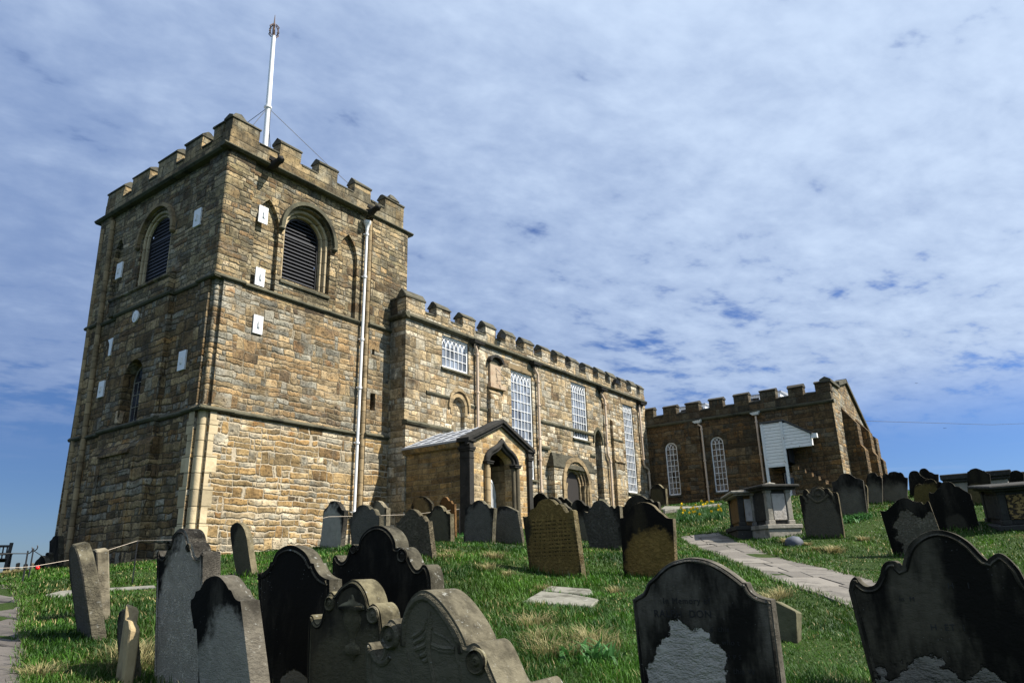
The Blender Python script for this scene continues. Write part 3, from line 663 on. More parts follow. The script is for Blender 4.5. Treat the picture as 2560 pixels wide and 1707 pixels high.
# --- louvred belfry openings
def louvre_window(fr0, c, parent, q=1.0):
    class _S:
        def p(s, a, d, z): return fr0.p(a, d*q if d < 0 else d, z)
    fr = _S()
    f = MB(); f.ring(fr, arch_open(c, .92, 8.62, 10.3, 11.2, 20), arch_open(c, .80, 8.62, 10.3, 11.08, 20), -.16, -.28)
    f.ring(fr, arch_open(c, .86, 8.62, 10.3, 11.14, 20), arch_open(c, .70, 8.62, 10.3, 10.97, 20), -.28, -.46)
    f.tube([fr.p(a, -.16, z) for a, z in arch_open(c, .84, 8.62, 10.3, 11.12, 20)], .045, 8)
    f.tube([fr.p(a, -.28, z) for a, z in arch_open(c, .74, 8.62, 10.3, 11.01, 20)], .04, 8)
    w = part(f, 'belfry_opening', M['ashlar'], smooth=40)
    b = MB(); b.ring(fr, arch_open(c, .70, 8.62, 10.3, 10.97, 20), arch_open(c, .645, 8.66, 10.3, 10.91, 20), -.37, -.44)
    b.strip(fr, [(c-.645, 10.22), (c+.645, 10.22)], .05, -.375, -.44); part(b, 'louvre_frame', M['black_iron'], w)
    b = MB(); z = 8.66
    while z < 10.9:
        t = max(0, 1-((z+.05-10.3)/.63)**2) if z+.05 > 10.3 else 1
        hw_ = .64*math.sqrt(t)
        if hw_ > .08: b.hexa([fr.p(c-hw_, -.40, z), fr.p(c+hw_, -.40, z), fr.p(c+hw_, -.50, z+.105), fr.p(c-hw_, -.50, z+.105), fr.p(c-hw_, -.40, z+.022), fr.p(c+hw_, -.40, z+.022), fr.p(c+hw_, -.50, z+.127), fr.p(c-hw_, -.50, z+.127)])
        z += .122
    part(b, 'louvre_slats', M['louvre'], w)
    b = MB(); b.prism(fr, arch(c, .72, 8.5, 10.3, 11.0), -.56, -.6); part(b, 'opening_back', M['dark_in'], w)
    b = MB(); b.along(fr, [(-.5, 8.62), (.02, 8.50), (.06, 8.46), (.06, 8.40), (-.5, 8.40)], c-.95, c+.95); part(b, 'opening_sill', M['string'], w)
    b = MB(); pts = [(c+1.1*math.cos(math.pi*k/22), 10.22+1.17*math.sin(math.pi*k/22)) for k in range(23)]
    inn = [(c+.98*math.cos(math.pi*k/22), 10.22+1.05*math.sin(math.pi*k/22)) for k in range(23)]
    b.ring(fr, pts, inn, .12, -.02)
    for s in (-1, 1): b.lathe(fr.p(c+s*1.04, .05, 10.14), [(.05, -.06), (.1, 0), (.08, .08), (.03, .12)], 8)
    part(b, 'hood_mould', M['string'] if fr0 is ft else M['ashlar_old'], w, smooth=40)
louvre_window(ft, 13.07, tower[2]); louvre_window(fw, 20.93, tower[2], .45)
for fr, pl_ in ((ft, bl_l), (ft, bl_r), (fw, bl_w)):
    b = MB(); b.prism(fr, pl_, -.14, -.2); taper(b); part(b, 'blind_lancet', M['tower_top'])
for s_ in slits:
    b = MB(); b.prism(ft, s_, -.05, -.09); part(b, 'slit_window', M['glass_lead'])
# small west window
b = MB(); b.ring(fw, arch_open(20.93, .54, 4.38, 5.6, 6.12, 12), arch_open(20.93, .50, 4.42, 5.6, 6.08, 12), -.18, -.22)
for z in (4.85, 5.22, 5.6): b.strip(fw, [(20.43, z), (21.43, z)], .022, -.183, -.215)
b.strip(fw, [(20.93, 4.40), (20.93, 5.6)], .03, -.186, -.215); b.strip(fw, [(21.2, 4.40), (21.2, 5.6)], .02, -.188, -.215); b.strip(fw, [(20.66, 4.40), (20.66, 5.6)], .02, -.188, -.215)
ww = part(b, 'west_window', M['tomb'])
b = MB(); b.prism(fw, arch(20.93, .53, 4.38, 5.6, 6.1, 12), -.2, -.21); part(b, 'leaded_pane', M['glass_lead'], ww)
b = MB(); b.along(fw, [(-.3, 4.4), (.17, 4.25), (.17, 4.17), (-.3, 4.17)], 20.3, 21.55); part(b, 'window_sill', M['west'], ww)
# blocked west doorway under the window
b = MB(); b.along(fw, [(.0, 3.35), (.32, 3.35), (.32, 3.42), (.16, 3.6), (0, 3.6)], 20.3, 22.0)
for a0, a1 in ((20.0, 20.2), (21.9, 22.1)): b.box(fw, a0, a1, 0, .27, -.2, 3.2)
b.box(fw, 20.2, 21.9, 0, .262, 2.85, 3.2); part(b, 'blocked_doorway', M['west'], tower[0])
# white plates
def plate(fr, a, z, w, h, lab=None, d=.0, tp='rect'):
    b = MB()
    if tp == 'disc': b.prism(fr, [(a+.17*math.cos(t*math.pi/10), z+.19*math.sin(t*math.pi/10)) for t in range(20)], d+.005, d+.05)
    elif tp == 'torn': b.prism(fr, [(a-.12, z+h/2), (a+.2, z+h/2-.02), (a+.07, z+.1), (a+.06, z-h/2), (a-.08, z-h/2)], d+.005, d+.05)
    else: b.box(fr, a-w/2, a+w/2, d+.005, d+.05, z-h/2, z+h/2)
    p = part(b, 'wall_plate', M['white'])
    if lab: p['label'] = lab
    if tp != 'torn':
        k = MB(); k.box(fr, a-.012, a+.012, d+.05, d+.10, z-.08, z+.09); k.box(fr, a-.012, a+.06, d+.05, d+.08, z-.10, z-.08); part(k, 'plate_bracket', M['white'], p)
for a, z in ((11.35, 10.33), (11.42, 8.33), (11.49, 6.87)): plate(ft, a, z, .31, .55, d=.0)
for a, z in ((18.55, 10.15), (23.05, 9.68), (18.47, 5.72)): plate(fw, a, z, .36, .56)
plate(fw, 23.05, 5.66, .36, .52); plate(fw, 22.85, 7.0, .3, .58, 'torn white wall plate', tp='torn'); plate(fw, 21.2, 7.61, .4, .4, 'round white wall plate', d=.14, tp='disc')
# gargoyles
def gargoyle(x, y, z):
    b = MB(); P = [(x, y, z), (x, y-.22, z-.03), (x, y-.38, z+.02), (x, y-.5, z+.03), (x, y-.6, z-.02)]
    b.tube(P, [.13, .12, .09, .12, .05], 8); b.tube([(x-.05, y-.46, z+.1), (x-.1, y-.44, z+.24)], [.045, .01], 5); b.tube([(x+.05, y-.46, z+.1), (x+.1, y-.44, z+.24)], [.045, .01], 5)
    b.hexa([(x-.22, y-.2, z+.08), (x+.22, y-.2, z+.08), (x+.14, y-.1, z+.1), (x-.14, y-.1, z+.1), (x-.2, y-.22, z+.2), (x+.2, y-.22, z+.2), (x+.1, y-.1, z+.14), (x-.1, y-.1, z+.14)])
    part(b, 'gargoyle', M['soot'], smooth=50, jitter=.012)
gargoyle(11.42, YT-.1, 12.02); gargoyle(15.45, YT-.1, 12.08)
# downpipes
def pipe(pts, r, mat, hop, clamps, name='downpipe', hopmat=None, hopw=.13):
    b = MB(); b.tube(pts, r, 10)
    for c in clamps: b.tube([(c[0], c[1], c[2]-.035), (c[0], c[1], c[2]+.035)], r*1.5, 10); b.tube([(c[0]-.1, c[1]+.05, c[2]), (c[0]+.1, c[1]+.05, c[2])], .015, 6)
    p = part(b, name, mat, smooth=40)
    h = MB(); x, y, z = hop
    if hopmat: h.hexa([(x-.2, y-.16, z), (x+.3, y-.16, z), (x+.3, y+.12, z), (x-.2, y+.12, z), (x-.3, y-.2, z+.12), (x+.42, y-.2, z+.10), (x+.42, y+.14, z+.12), (x-.3, y+.14, z+.14)]); h.box(south(y), x-.1, x+.1, -.1, .1, z-.1, z)
    else: h.lathe((x, y, z), [(r*1.2, -.2), (r*1.3, -.1), (hopw*.75, .02), (hopw, .06), (hopw*1.1, .14), (hopw, .16)], 12)
    part(h, 'pipe_hopper', hopmat or mat, p, smooth=40)
yp = YT-.12
pipe([(15.33, yp, .4), (15.42, yp, 11.5)], .05, M['white'], (15.42, yp, 11.55), [(15.33+.09*(z-.4)/11.1, yp, z) for z in (1.75, 3.9, 5.7, 7.35, 9.6, 11.2)])
YN = 16.36
yn = YN-.11
pipe([(20.41, yn, 3.6), (20.41, yn, 7.85), (20.36, yn-.02, 7.95), (20.26, yn-.04, 8.05), (20.26, yn-.05, 8.2)], .055, M['beige'], (20.32, yn, 8.18), [(20.41, yn, z) for z in (6.3, 7.78)], hopmat=M['soot'])
pipe([(24.46, yn, 1.9), (24.55, yn, 7.6), (24.52, yn-.02, 7.8), (24.3, yn-.03, 8.0), (24.28, yn-.05, 8.2)], .055, M['beige'], (24.3, yn, 8.18), [(24.47+.014*(z-1.9), yn, z) for z in (2.9, 4.2, 5.1, 6.5, 7.5)], hopmat=M['soot'])
pipe([(30.53, yn, 2.3), (30.55, yn, 4.72), (30.5, yn, 4.85), (30.36, yn, 4.98), (30.33, yn, 5.15), (30.41, yn, 7.55), (30.36, yn, 7.75), (30.08, yn, 7.98), (30.05, yn, 8.15)], .055, M['beige'], (30.1, yn, 8.12), [(30.55, yn, 4.7), (30.36, yn, 5.6), (30.4, yn, 7.5), (30.37, yn, 6.5)], hopmat=M['soot'])
pipe([(34.74, yn, 2.5), (34.74, yn, 4.6), (34.68, yn, 4.72), (34.3, yn, 4.82), (34.22, yn, 4.95), (34.22, yn, 7.95), (34.3, yn, 8.1)], .055, M['beige'], (34.4, yn, 8.1), [(34.74, yn, 4.5), (34.22, yn, 6.4), (34.22, yn, 5.2)], hopmat=M['soot'])

# ------------------------------------------------------------------ nave
fn = south(YN); NX0, NX1 = 16.65, 35.16
WINS = [(18.52, 20.03, 6.93, 8.15, 6, 2), (22.72, 24.24, 3.36, 7.70, 6, 10), (27.42, 28.80, 5.49, 8.10, 6, 6), (32.48, 33.58, 3.40, 7.88, 6, 11)]
nb_ = MB()
holes = [rect(*w[:4]) for w in WINS]
holes += [arch(19.42, .35, 3.9, 5.55, 5.95, 12), pointed(29.66, .31, 2.9, 5.6, 6.1)]
nb_.wall(fn, rect(NX0, NX1, -.2, 8.3), holes, [.16]*4+[.16, .34])
nb_.box(west(NX0), YN+.001, YT+1.5, -.05, -.001, -.2, 8.3)
nb_.box(Fr((NX1, 0, 0), (0, 1, 0), (1, 0, 0)), YN+.003, YN+3, -.05, 0, -.2, 8.3)
nave = part(nb_, 'nave_wall', M['nave'])
b = MB()                                         # south-west buttress stages, pilasters
for z0, z1, d in ((-.2, 4.55, .10), (6.3, 7.72, -.004)): 
    if d > 0: b.box(fn, NX0-.03, 17.65, -.02, d, z0, z1)
part(b, 'nave_buttress', M['nave'], nave, jitter=.006); b = MB()
b.box(fn, 21.16, 21.86, -.02, .15, -.2, 6.45); b.along(fn, [(-.02, 6.45), (.15, 6.45), (-.02, 6.66)], 21.16, 21.86)
part(b, 'nave_buttress', M['nave'], nave, jitter=.006); b = MB()
b.box(fn, 31.02, 31.95, -.02, .13, 4.85, 6.75); b.along(fn, [(-.02, 6.75), (.13, 6.75), (-.02, 6.92)], 31.02, 31.95)
b.box(fn, 31.02, 32.0, -.02, .15, -.2, 4.72); b.along(fn, [(-.02, 4.72), (.2, 4.74), (.2, 4.80), (.13, 4.86), (-.02, 4.86)], 31.0, 32.02)
part(b, 'nave_buttress', M['nave'], nave, jitter=.006)
def nstring(a0, a1, z, h=.13, pr=.09, d=0):
    b = MB(); b.along(fn, [(-.05, z-h*.5), (d+pr*.7, z-h*.5), (d+pr, z), (d+pr*.3, z+h*.6), (-.05, z+h*.6)], a0, a1); return part(b, 'string_course', M['string'], jitter=.008)
nstring(NX0-.05, 17.7, 4.66, d=.1); nstring(17.7, 19.05, 4.68); nstring(24.6, 29.3, 5.86, .11, .07); nstring(24.55, 25.3, 4.75, .14, .12); nstring(17.7, 19.0, 5.85, .1, .06)
nstring(28.85, 29.3, 4.85, .11, .07); nstring(31.0, 31.97, 5.84, .1, .05, .13); nstring(19.9, 21.2, 5.75, .1, .05)
b = MB(); b.along(fn, [(-.05, 8.27), (.09, 8.3), (.14, 8.36), (.14, 8.42), (.02, 8.5), (-.05, 8.5)], NX0-.14, NX1+.05); b.along(west(NX0), [(-.05, 8.27), (.09, 8.3), (.14, 8.36), (.14, 8.42), (.02, 8.5), (-.05, 8.5)], YN-.14, YT+.6)
part(b, 'string_course', M['string'], jitter=.006)
NM = [(16.63, 17.56)]+[(a, b_) for a, b_ in ((18.2, 18.96), (19.67, 20.42), (21.06, 21.76), (22.4, 23.1), (23.71, 24.43), (25.05, 25.76), (26.3, 27.0), (27.46, 28.2), (28.85, 29.52), (30.08, 30.75), (31.27, 31.95), (32.42, 33.08), (33.6, 34.2), (34.62, 35.15))]
battlement('nave_battlement', fn, 8.5, 8.74, 9.1, 9.36, NM, NX0-.02, NX1, .02, [M['nave'], M['coping']], th_=.4)
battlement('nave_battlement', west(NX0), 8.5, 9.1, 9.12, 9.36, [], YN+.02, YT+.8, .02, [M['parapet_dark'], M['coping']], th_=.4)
b = MB(); b.hexa([(NX0+.4, YN+.4, 8.3), (NX1-.1, YN+.4, 8.3), (NX1-.1, YN+9, 8.6), (NX0+.8, YN+9, 8.6), (NX0+.4, YN+.4, 8.5), (NX1-.1, YN+.4, 8.5), (NX1-.1, YN+9, 8.9), (NX0+.8, YN+9, 8.9)]); part(b, 'nave_roof', M['lead'])
# white gothic windows
def gothic(fr, a0, a1, z0, z1, n, rows, dep=.06, glass='glass', tr=None):
    b = MB(); fw_ = .065; D = -dep
    for q in ((a0+.004, a0+fw_, z0+.004, z1-.004), (a1-fw_, a1-.004, z0+.004, z1-.004)): b.box(fr, q[0], q[1], D-.07, D, q[2], q[3])
    b.box(fr, a0+fw_, a1-fw_, D-.07, D-.002, z0+.004, z0+.085); b.box(fr, a0+fw_, a1-fw_, D-.07, D-.002, z1-fw_, z1-.004)
    A0, A1, Z0, Z1 = a0+fw_, a1-fw_, z0+.085, z1-fw_; w = (A1-A0)/n; th_ = tr or w*1.75; zs = Z1-th_
    for i in range(1, n): b.box(fr, A0+w*i-.011, A0+w*i+.011, D-.06, D-.012, Z0, zs)
    for k in range(1, rows+1):
        z = Z0+(zs-Z0)*k/rows; b.box(fr, A0, A1, D-.062, D-.015, z-.011, z+.011)
    R = w*2.0
    for i in range(n+1):
        for s in (1, -1):
            pts = []
            for k in range(13):
                t = math.radians(90*k/12)*min(1, th_/R+.1); a = A0+w*i+s*(R-R*math.cos(t)); z = zs+R*math.sin(t)
                if a < A0-.001 or a > A1+.001 or z > Z1: break
                pts.append((a, z))
            if len(pts) > 2: b.strip(fr, pts, .023, D-.058+.002*s, D-.018+.002*s)
    o = part(b, 'gothic_window', M['white'])
    g = MB(); g.box(fr, A0, A1, D-.055, D-.045, Z0, Z1); part(g, 'window_panes', M[glass], o)
    s_ = MB(); s_.along(fr, [(-.16, z0+.003), (.03, z0+.003), (.09, z0-.05), (.09, z0-.09), (-.16, z0-.09)], a0-.06, a1+.1); part(s_, 'window_sill', M['string'], o)
    k = MB(); k.prism(fr, rect(a0-.02, a1+.02, z0, z1), -.16, -.19); part(k, 'window_back', M['dark_in'], o)
    return o
for w in WINS: gothic(fn, *w)
for q in ((22.55, 24.4, 7.73, 7.95), (32.3, 33.75, 7.9, 8.12)):
    b = MB(); b.box(fn, q[0], q[1], 0, .02, q[2], q[3]); part(b, 'window_lintel', M['ashlar_old'], nave)
# sundial with its gnomon
b = MB(); b.box(fn, 21.24, 21.93, 0, .10, 6.86, 7.62); b.box(fn, 21.18, 22.2, 0, .16, 6.66, 6.84)
sd = part(b, 'sundial', M['sundial'], bevel=.01)
b = MB(); b.tube([fn.p(21.58, .1, 7.5), fn.p(21.9, .42, 6.98)], .012, 6); b.tube([fn.p(21.58, .1, 7.25), fn.p(21.76, .26, 7.2)], .008, 6); b.tube([fn.p(21.58, .1, 6.98), fn.p(21.9, .42, 6.98)], .01, 6); part(b, 'gnomon', M['black_iron'], sd)
b = MB(); ap = [(21.6+.46*math.cos(t), 7.72+.30*math.sin(t)) for t in [math.pi*k/14 for k in range(15)]]; an = [(21.6+.36*math.cos(t), 7.68+.24*math.sin(t)) for t in [math.pi*k/14 for k in range(15)]]
b.ring(fn, ap, an, .2, -.02); part(b, 'sundial_hood', M['soot'], sd, jitter=.008)
b = MB(); b.prism(fn, [(21.25, 7.62)]+[(21.6+.34*math.cos(t), 7.66+.2*math.sin(t)) for t in [math.pi*k/10 for k in range(11)][::-1]], 0, .06); part(b, 'sundial_head', M['string'], sd)
# blind Norman arch and lancet
b = MB(); b.ring(fn, arch_open(19.45, .6, 5.5, 5.6, 6.28, 16), arch_open(19.45, .5, 5.5, 5.6, 6.17, 16), .07, -.02); b.ring(fn, arch_open(19.43, .47, 5.3, 5.58, 6.1, 16), arch_open(19.42, .36, 5.3, 5.55, 5.96, 16), .025, -.02)
bn = part(b, 'blind_arch', M['ashlar_old'], jitter=.006)
b = MB(); b.prism(fn, arch(19.42, .36, 3.9, 5.55, 5.96, 12), -.15, -.19); part(b, 'blind_arch_infill', M['nave'], bn)
b = MB(); b.prism(fn, pointed(29.66, .32, 2.88, 5.6, 6.12), -.33, -.37); ln = part(b, 'lancet_window', M['glass_lead'])
b = MB()
for z in np.arange(3.2, 6.0, .28): b.box(fn, 29.36, 29.96, -.33, -.31, z, z+.02)
b.box(fn, 29.65, 29.67, -.33, -.312, 2.9, 6.0); part(b, 'window_bars', M['black_iron'], ln)
b = MB(); b.ring(fn, pointed(29.66, .46, 5.5, 5.6, 6.28)[1:]+[(29.2, 5.5)], pointed(29.66, .36, 5.5, 5.6, 6.15)[1:]+[(29.3, 5.5)], .06, -.02); part(b, 'hood_mould', M['string'], ln); b = MB(); b.box(fn, 29.3, 30.02, -.3, .08, 2.78, 2.9); part(b, 'window_sill', M['string'], ln)
# Norman priest's doorway with stepped stone roof
fd = south(16.05)
b = MB(); dc = 26.95
b.wall(fd, rect(25.2, 28.7, 0, 4.0), [arch(dc, .98, .5, 3.35, 4.33, 18)], .12)
for x in (25.2, 28.66): b.box(Fr((x, 0, 0), (0, 1, 0), (-1, 0, 0)), 16.053, YN+.05, -.04, 0, 0, 4.0)
nd = part(b, 'norman_doorway', M['nave'])
b = MB()
for i in range(4): b.box(fd, 25.14+i*.09, 28.74-i*.08, -.33, .04-i*.075, 3.98+i*.15, 4.15+i*.15)
part(b, 'stepped_stone_roof', M['coping'], nd, jitter=.012)
b = MB()
for r0, r1, d0, d1 in ((1.16, .97, .07, -.02), (.97, .84, -.04, -.12), (.84, .70, -.10, -.19), (.70, .56, -.17, -.25)):
    b.ring(fd, arch_open(dc, r0, .5, 3.35, 3.35+r0, 20), arch_open(dc, r1, .5, 3.35, 3.35+r1, 20), d0, d1)
part(b, 'arch_order', M['ashlar_old'], nd, jitter=.008)
b = MB()
for s in (-1, 1):
    for r, d in ((.91, -.02), (.77, -.09)):
        b.lathe(fd.p(dc+s*r, d, 0), [(.07, .3), (.07, 3.1), (.11, 3.3), (.12, 3.35)], 10)
part(b, 'door_shaft', M['ashlar_old'], nd, smooth=40)
b = MB(); b.prism(fd, arch(dc, .57, .5, 3.35, 3.92), -.235, -.28); part(b, 'plank_door', M['door'], nd)

# ------------------------------------------------------------------ south porch
YP, PX0, PX1 = 13.66, 16.66, 19.93
fp, fpw = south(YP), west(PX0); cx = (PX0+PX1)/2
def ogee(c, hw, z0, zs, za, n=9):
    H = za-zs; right = [(hw, 0), (.97*hw, .18*H), (.86*hw, .36*H), (.66*hw, .52*H), (.42*hw, .64*H), (.22*hw, .77*H), (.09*hw, .9*H), (0, H)]
    R = catmull(right, 4); pts = [(c+a, zs+z) for a, z in R]+[(c-a, zs+z) for a, z in R[::-1][1:]]
    return [(c+hw, z0)]+pts+[(c-hw, z0)]
b = MB(); op = ogee(cx, .60, .2, 3.17, 3.66); op_poly = [op[-1]]+op[:-1]
gab = [(PX0+.05, .2), (PX1-.05, .2), (PX1-.05, 3.72), (cx, 4.42), (PX0+.05, 3.72)]
b.wall(fp, gab, [op_poly], .3)
porch = part(b, 'porch', M['porch'])
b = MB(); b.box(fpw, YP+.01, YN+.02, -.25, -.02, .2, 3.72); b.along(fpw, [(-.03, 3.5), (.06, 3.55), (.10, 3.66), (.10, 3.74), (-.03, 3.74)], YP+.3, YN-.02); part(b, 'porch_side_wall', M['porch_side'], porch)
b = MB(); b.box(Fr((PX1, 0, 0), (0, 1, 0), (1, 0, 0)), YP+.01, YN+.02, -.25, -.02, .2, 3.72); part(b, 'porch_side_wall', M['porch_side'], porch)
b = MB()
for x0, x1 in ((PX0+.25, cx-.78), (cx+.78, PX1-.25)): b.box(south(YP+.3), x0-.02, x1, -.3, -.002, .2, 3.7)
part(b, 'porch_inner_wall', M['ashlar_old'], porch)
b = MB(); b.prism(south(YP+.55), [(cx+.62, .9), (cx+.95, .9), (cx+.95, 3.2), (cx+.62, 3.2)], -.3, 0); b.box(fp, cx+.66, cx+.92, -.72, -.34, .2, 3.2)
part(b, 'inner_jamb', M['ashlar_old'], porch)
b = MB(); b.box(south(YN-.06), PX0+.2, PX1-.2, -.02, 0, .2, 3.7); part(b, 'porch_back', M['dark_in'], porch)
# roof: lead slopes and black coped gable
b = MB()
for s in (-1, 1):
    xe = cx+s*(cx-PX0+.12); N = 5
    for k in range(N):
        t0, t1 = k/N, (k+1)/N; xa, xb = xe+(cx-xe)*t0, xe+(cx-xe)*t1; za, zb = 3.74+.72*t0+.02, 3.74+.72*t1-.012
        q = [(xa, YP+.32, za), (xb, YP+.32, zb), (xb, YN, zb), (xa, YN, za)]
        b.hexa([(p[0], p[1], p[2]-.06) for p in q]+q)
    for y in np.arange(YP+.9, YN, .55): b.tube([(xe, y, 3.765), (cx, y, 4.465)], .014, 6)
part(b, 'porch_roof', M['lead'], porch)
b = MB()
for s in (-1, 1):
    for o_, d0, d1, t in ((0, .16, -.34, .0), (.0, .10, .0, -.10)):
        xe = cx+s*(cx-PX0+.16); z0, z1 = 3.76+t, 4.56+t
        q = [fp.p(xe, d0, z0-.1), fp.p(cx, d0, z1-.1), fp.p(cx, d1, z1-.1), fp.p(xe, d1, z0-.1), fp.p(xe, d0, z0+.03), fp.p(cx, d0, z1+.03), fp.p(cx, d1, z1+.03), fp.p(xe, d1, z0+.03)]
        b.hexa(q)
part(b, 'gable_coping', M['soot'], porch, bevel=.012)
for x0, x1 in ((PX0-.04, PX0+.17), (PX1-.19, PX1+.02)):
    b = MB(); b.box(fp, x0, x1, -.30, .09, .2, 3.18); b.box(fp, x0-.02, x1+.02, -.32, .12, .2, .75)
    for z0, z1, e in ((3.18, 3.22, .015), (3.22, 3.40, 0), (3.40, 3.46, .03), (3.46, 3.53, .05)): b.box(fp, x0-e, x1+e, -.30-e, .09+e, z0, z1)
    b.box(fp, x0, x1, -.30, .09, 3.53, 3.68); b.box(fp, x0-.05, x1+.05, -.32, .14, 3.68, 3.75)
    part(b, 'pilaster', M['soot'], porch, bevel=.008)
def arch_curve(hw, zs, za): return [(a, z) for a, z in ogee(cx, hw, zs, zs, za)][1:-1]
b = MB()
for hw_, za, d, r in ((.80, 3.88, .06, .085), (.68, 3.74, .01, .07)):
    b.tube([fp.p(a, d, z) for a, z in arch_curve(hw_, 3.17, za)], r, 8)
b.tube([fp.p(cx, .06, 3.84), fp.p(cx, .06, 3.97)], [.07, .03], 8)
part(b, 'ogee_arch', M['soot'], porch, smooth=50)
for s in (-1, 1):
    b = MB()
    for hw_, d, r in ((.80, .06, .085), (.66, .01, .07)): b.tube([fp.p(cx+s*hw_, d, .3), fp.p(cx+s*hw_, d, 3.1)], r, 10)
    sh_ = part(b, 'doorway_shaft', M['ogee'] if s > 0 else M['ashlar_old'], porch, smooth=40)
    b = MB(); b.box(fp, cx+s*.74-.19, cx+s*.74+.19, -.08, .18, 3.13, 3.18); b.box(fp, cx+s*.74-.17, cx+s*.74+.17, -.08, .16, 3.07, 3.13); part(b, 'shaft_capital', M['soot'], porch, bevel=.015)
# white slatted gate
fg = Fr((18.36, YP+.5, 0), (.93, .37, 0), (.37, -.93, 0))
b = MB()
top = lambda a: 2.68-.55*(a/.62)**2.2
for k in range(6): a = .05+k*.1; b.box(fg, a, a+.045, 0, .02, .9, top(a))
b.strip(fg, [(a, top(a)) for a in np.linspace(0, .6, 9)], .08, -.004, .035); b.strip(fg, [(.6, .9), (.6, 2.02)], .07, -.006, .037); b.strip(fg, [(0.02, 1.15), (.6, 1.15)], .08, -.02, -.002)
part(b, 'slatted_gate', M['white'], porch)

# ------------------------------------------------------------------ transept (east block)
XT, YS = 35.2, 6.9
fx = west(XT); fs = south(YS)
aw = [(15.10, .335, 3.33, 5.72, 6.05), (12.61, .335, 3.30, 5.72, 6.05)]
b = MB(); b.wall(fx, rect(YS, YN+.1, 1.5, 7.0), [arch(c, hw, z0, s, a, 14) for c, hw, z0, s, a in aw]+[rect(9.02, 9.6, 2.6, 3.95)], [.14, .14, .2])
b.box(fx, 13.45, 14.2, -.02, .10, 1.5, 6.98); b.box(fx, 16.2, YN+.1, -.02, .07, 1.5, 6.9)
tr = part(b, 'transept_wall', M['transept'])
pent = [(XT, 1.5), (43.2, 1.5), (43.2, 6.6), (42.0, 7.05), (39.0, 8.62), (37.2, 8.2), (XT, 7.6)]
b = MB(); b.wall(fs, pent, [], .1); b.box(Fr((43.2, 0, 0), (0, 1, 0), (1, 0, 0)), YS, YN+6, -.05, 0, 1.5, 6.6); part(b, 'transept_gable', M['tower'], tr)
b = MB()
for (x0, z0), (x1, z1) in (((37.0, 8.2), (39.05, 8.72)), ((38.95, 8.72), (43.3, 6.6))):
    b.hexa([fs.p(x0, .12, z0-.12), fs.p(x1, .12, z1-.12), fs.p(x1, -.4, z1-.12), fs.p(x0, -.4, z0-.12), fs.p(x0, .12, z0+.08), fs.p(x1, .12, z1+.08), fs.p(x1, -.4, z1+.08), fs.p(x0, -.4, z0+.08)])
b.along(fs, [(-.4, 7.95), (.1, 7.95), (.1, 8.08), (-.15, 8.22), (-.4, 8.1)], XT-.04, 37.1)
part(b, 'gable_coping', M['coping'], tr)
b = MB(); b.box(fs, XT+.01, 37.1, -.35, -.005, 7.0, 7.96); part(b, 'gable_parapet', M['parapet_dark'], tr)
for x0, x1, p0, p1, zt in ((37.0, 37.8, .74, .58, 6.9), (40.2, 41.0, .70, .55, 6.8), (42.4, 43.19, .62, .45, 6.5)):
    b = MB(); b.along(fs, [(-.02, 1.5), (p0, 1.5), (p0, 4.9), (p1, 5.15), (p1, 6.15), (.06, zt), (-.02, zt+.2)], x0, x1); part(b, 'gable_buttress', M['transept'], tr)
b = MB(); b.along(fx, [(-.05, 6.93), (.06, 6.95), (.11, 7.0), (.11, 7.07), (-.05, 7.14)], YS-.1, YN+.1); part(b, 'string_course', M['string'], tr, jitter=.006)
TM = [(15.92, 16.65), (14.6, 15.34), (13.33, 14.05), (12.05, 12.78), (10.75, 11.47), (9.42, 10.15), (8.11, 8.82), (YS-.02, 7.54)]
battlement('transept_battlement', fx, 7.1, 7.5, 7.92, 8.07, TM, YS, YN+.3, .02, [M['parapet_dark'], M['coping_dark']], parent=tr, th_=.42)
b = MB(); b.hexa([(XT+.5, YS+.3, 7.2), (43, YS+.3, 7.2), (43, 24, 7.2), (XT+.5, 24, 7.2), (XT+.6, YS+.5, 7.35), (42.8, YS+.5, 7.35), (42.8, 24, 7.35), (XT+.6, 24, 7.35)]); part(b, 'transept_roof', M['lead'], tr)
for c, hw, z0, s, a in aw:
    b = MB(); D = -.05
    b.ring(fx, arch_open(c, hw-.003, z0+.003, s, a-.003, 16), arch_open(c, hw-.055, z0+.06, s, a-.055, 16), D, D-.06); b.box(fx, c-hw+.06, c+hw-.06, D-.06, D-.002, z0+.003, z0+.07)
    iw = hw-.055; w = iw*2/3
    for i in (1, 2): b.box(fx, c-iw+w*i-.011, c-iw+w*i+.011, D-.05, D-.012, z0+.06, s-.02)
    for k in range(1, 9): z = z0+.06+(s-.02-z0-.06)*k/8; b.box(fx, c-iw, c+iw, D-.052, D-.015, z-.011, z+.011)
    for i in range(4):
        for sg in (1, -1):
            pts = []
            for k in range(10):
                t = rad(9*k); aa = c-iw+w*i+sg*(w*1.6)*(1-math.cos(t)); zz = s-.02+w*1.6*math.sin(t)
                if abs(aa-c) > iw*math.sqrt(max(0, 1-max(0, (zz-s)/(a-.055-s))**2))+.004: break
                pts.append((aa, zz))
            if len(pts) > 2: b.strip(fx, pts, .022, D-.05+.001*sg, D-.018+.001*sg)
    w_ = part(b, 'arched_window', M['white'], tr)
    b = MB(); b.prism(fx, arch(c, iw, z0+.06, s, a-.055, 16), D-.047, D-.04); part(b, 'window_panes', M['glass_dark'], w_)
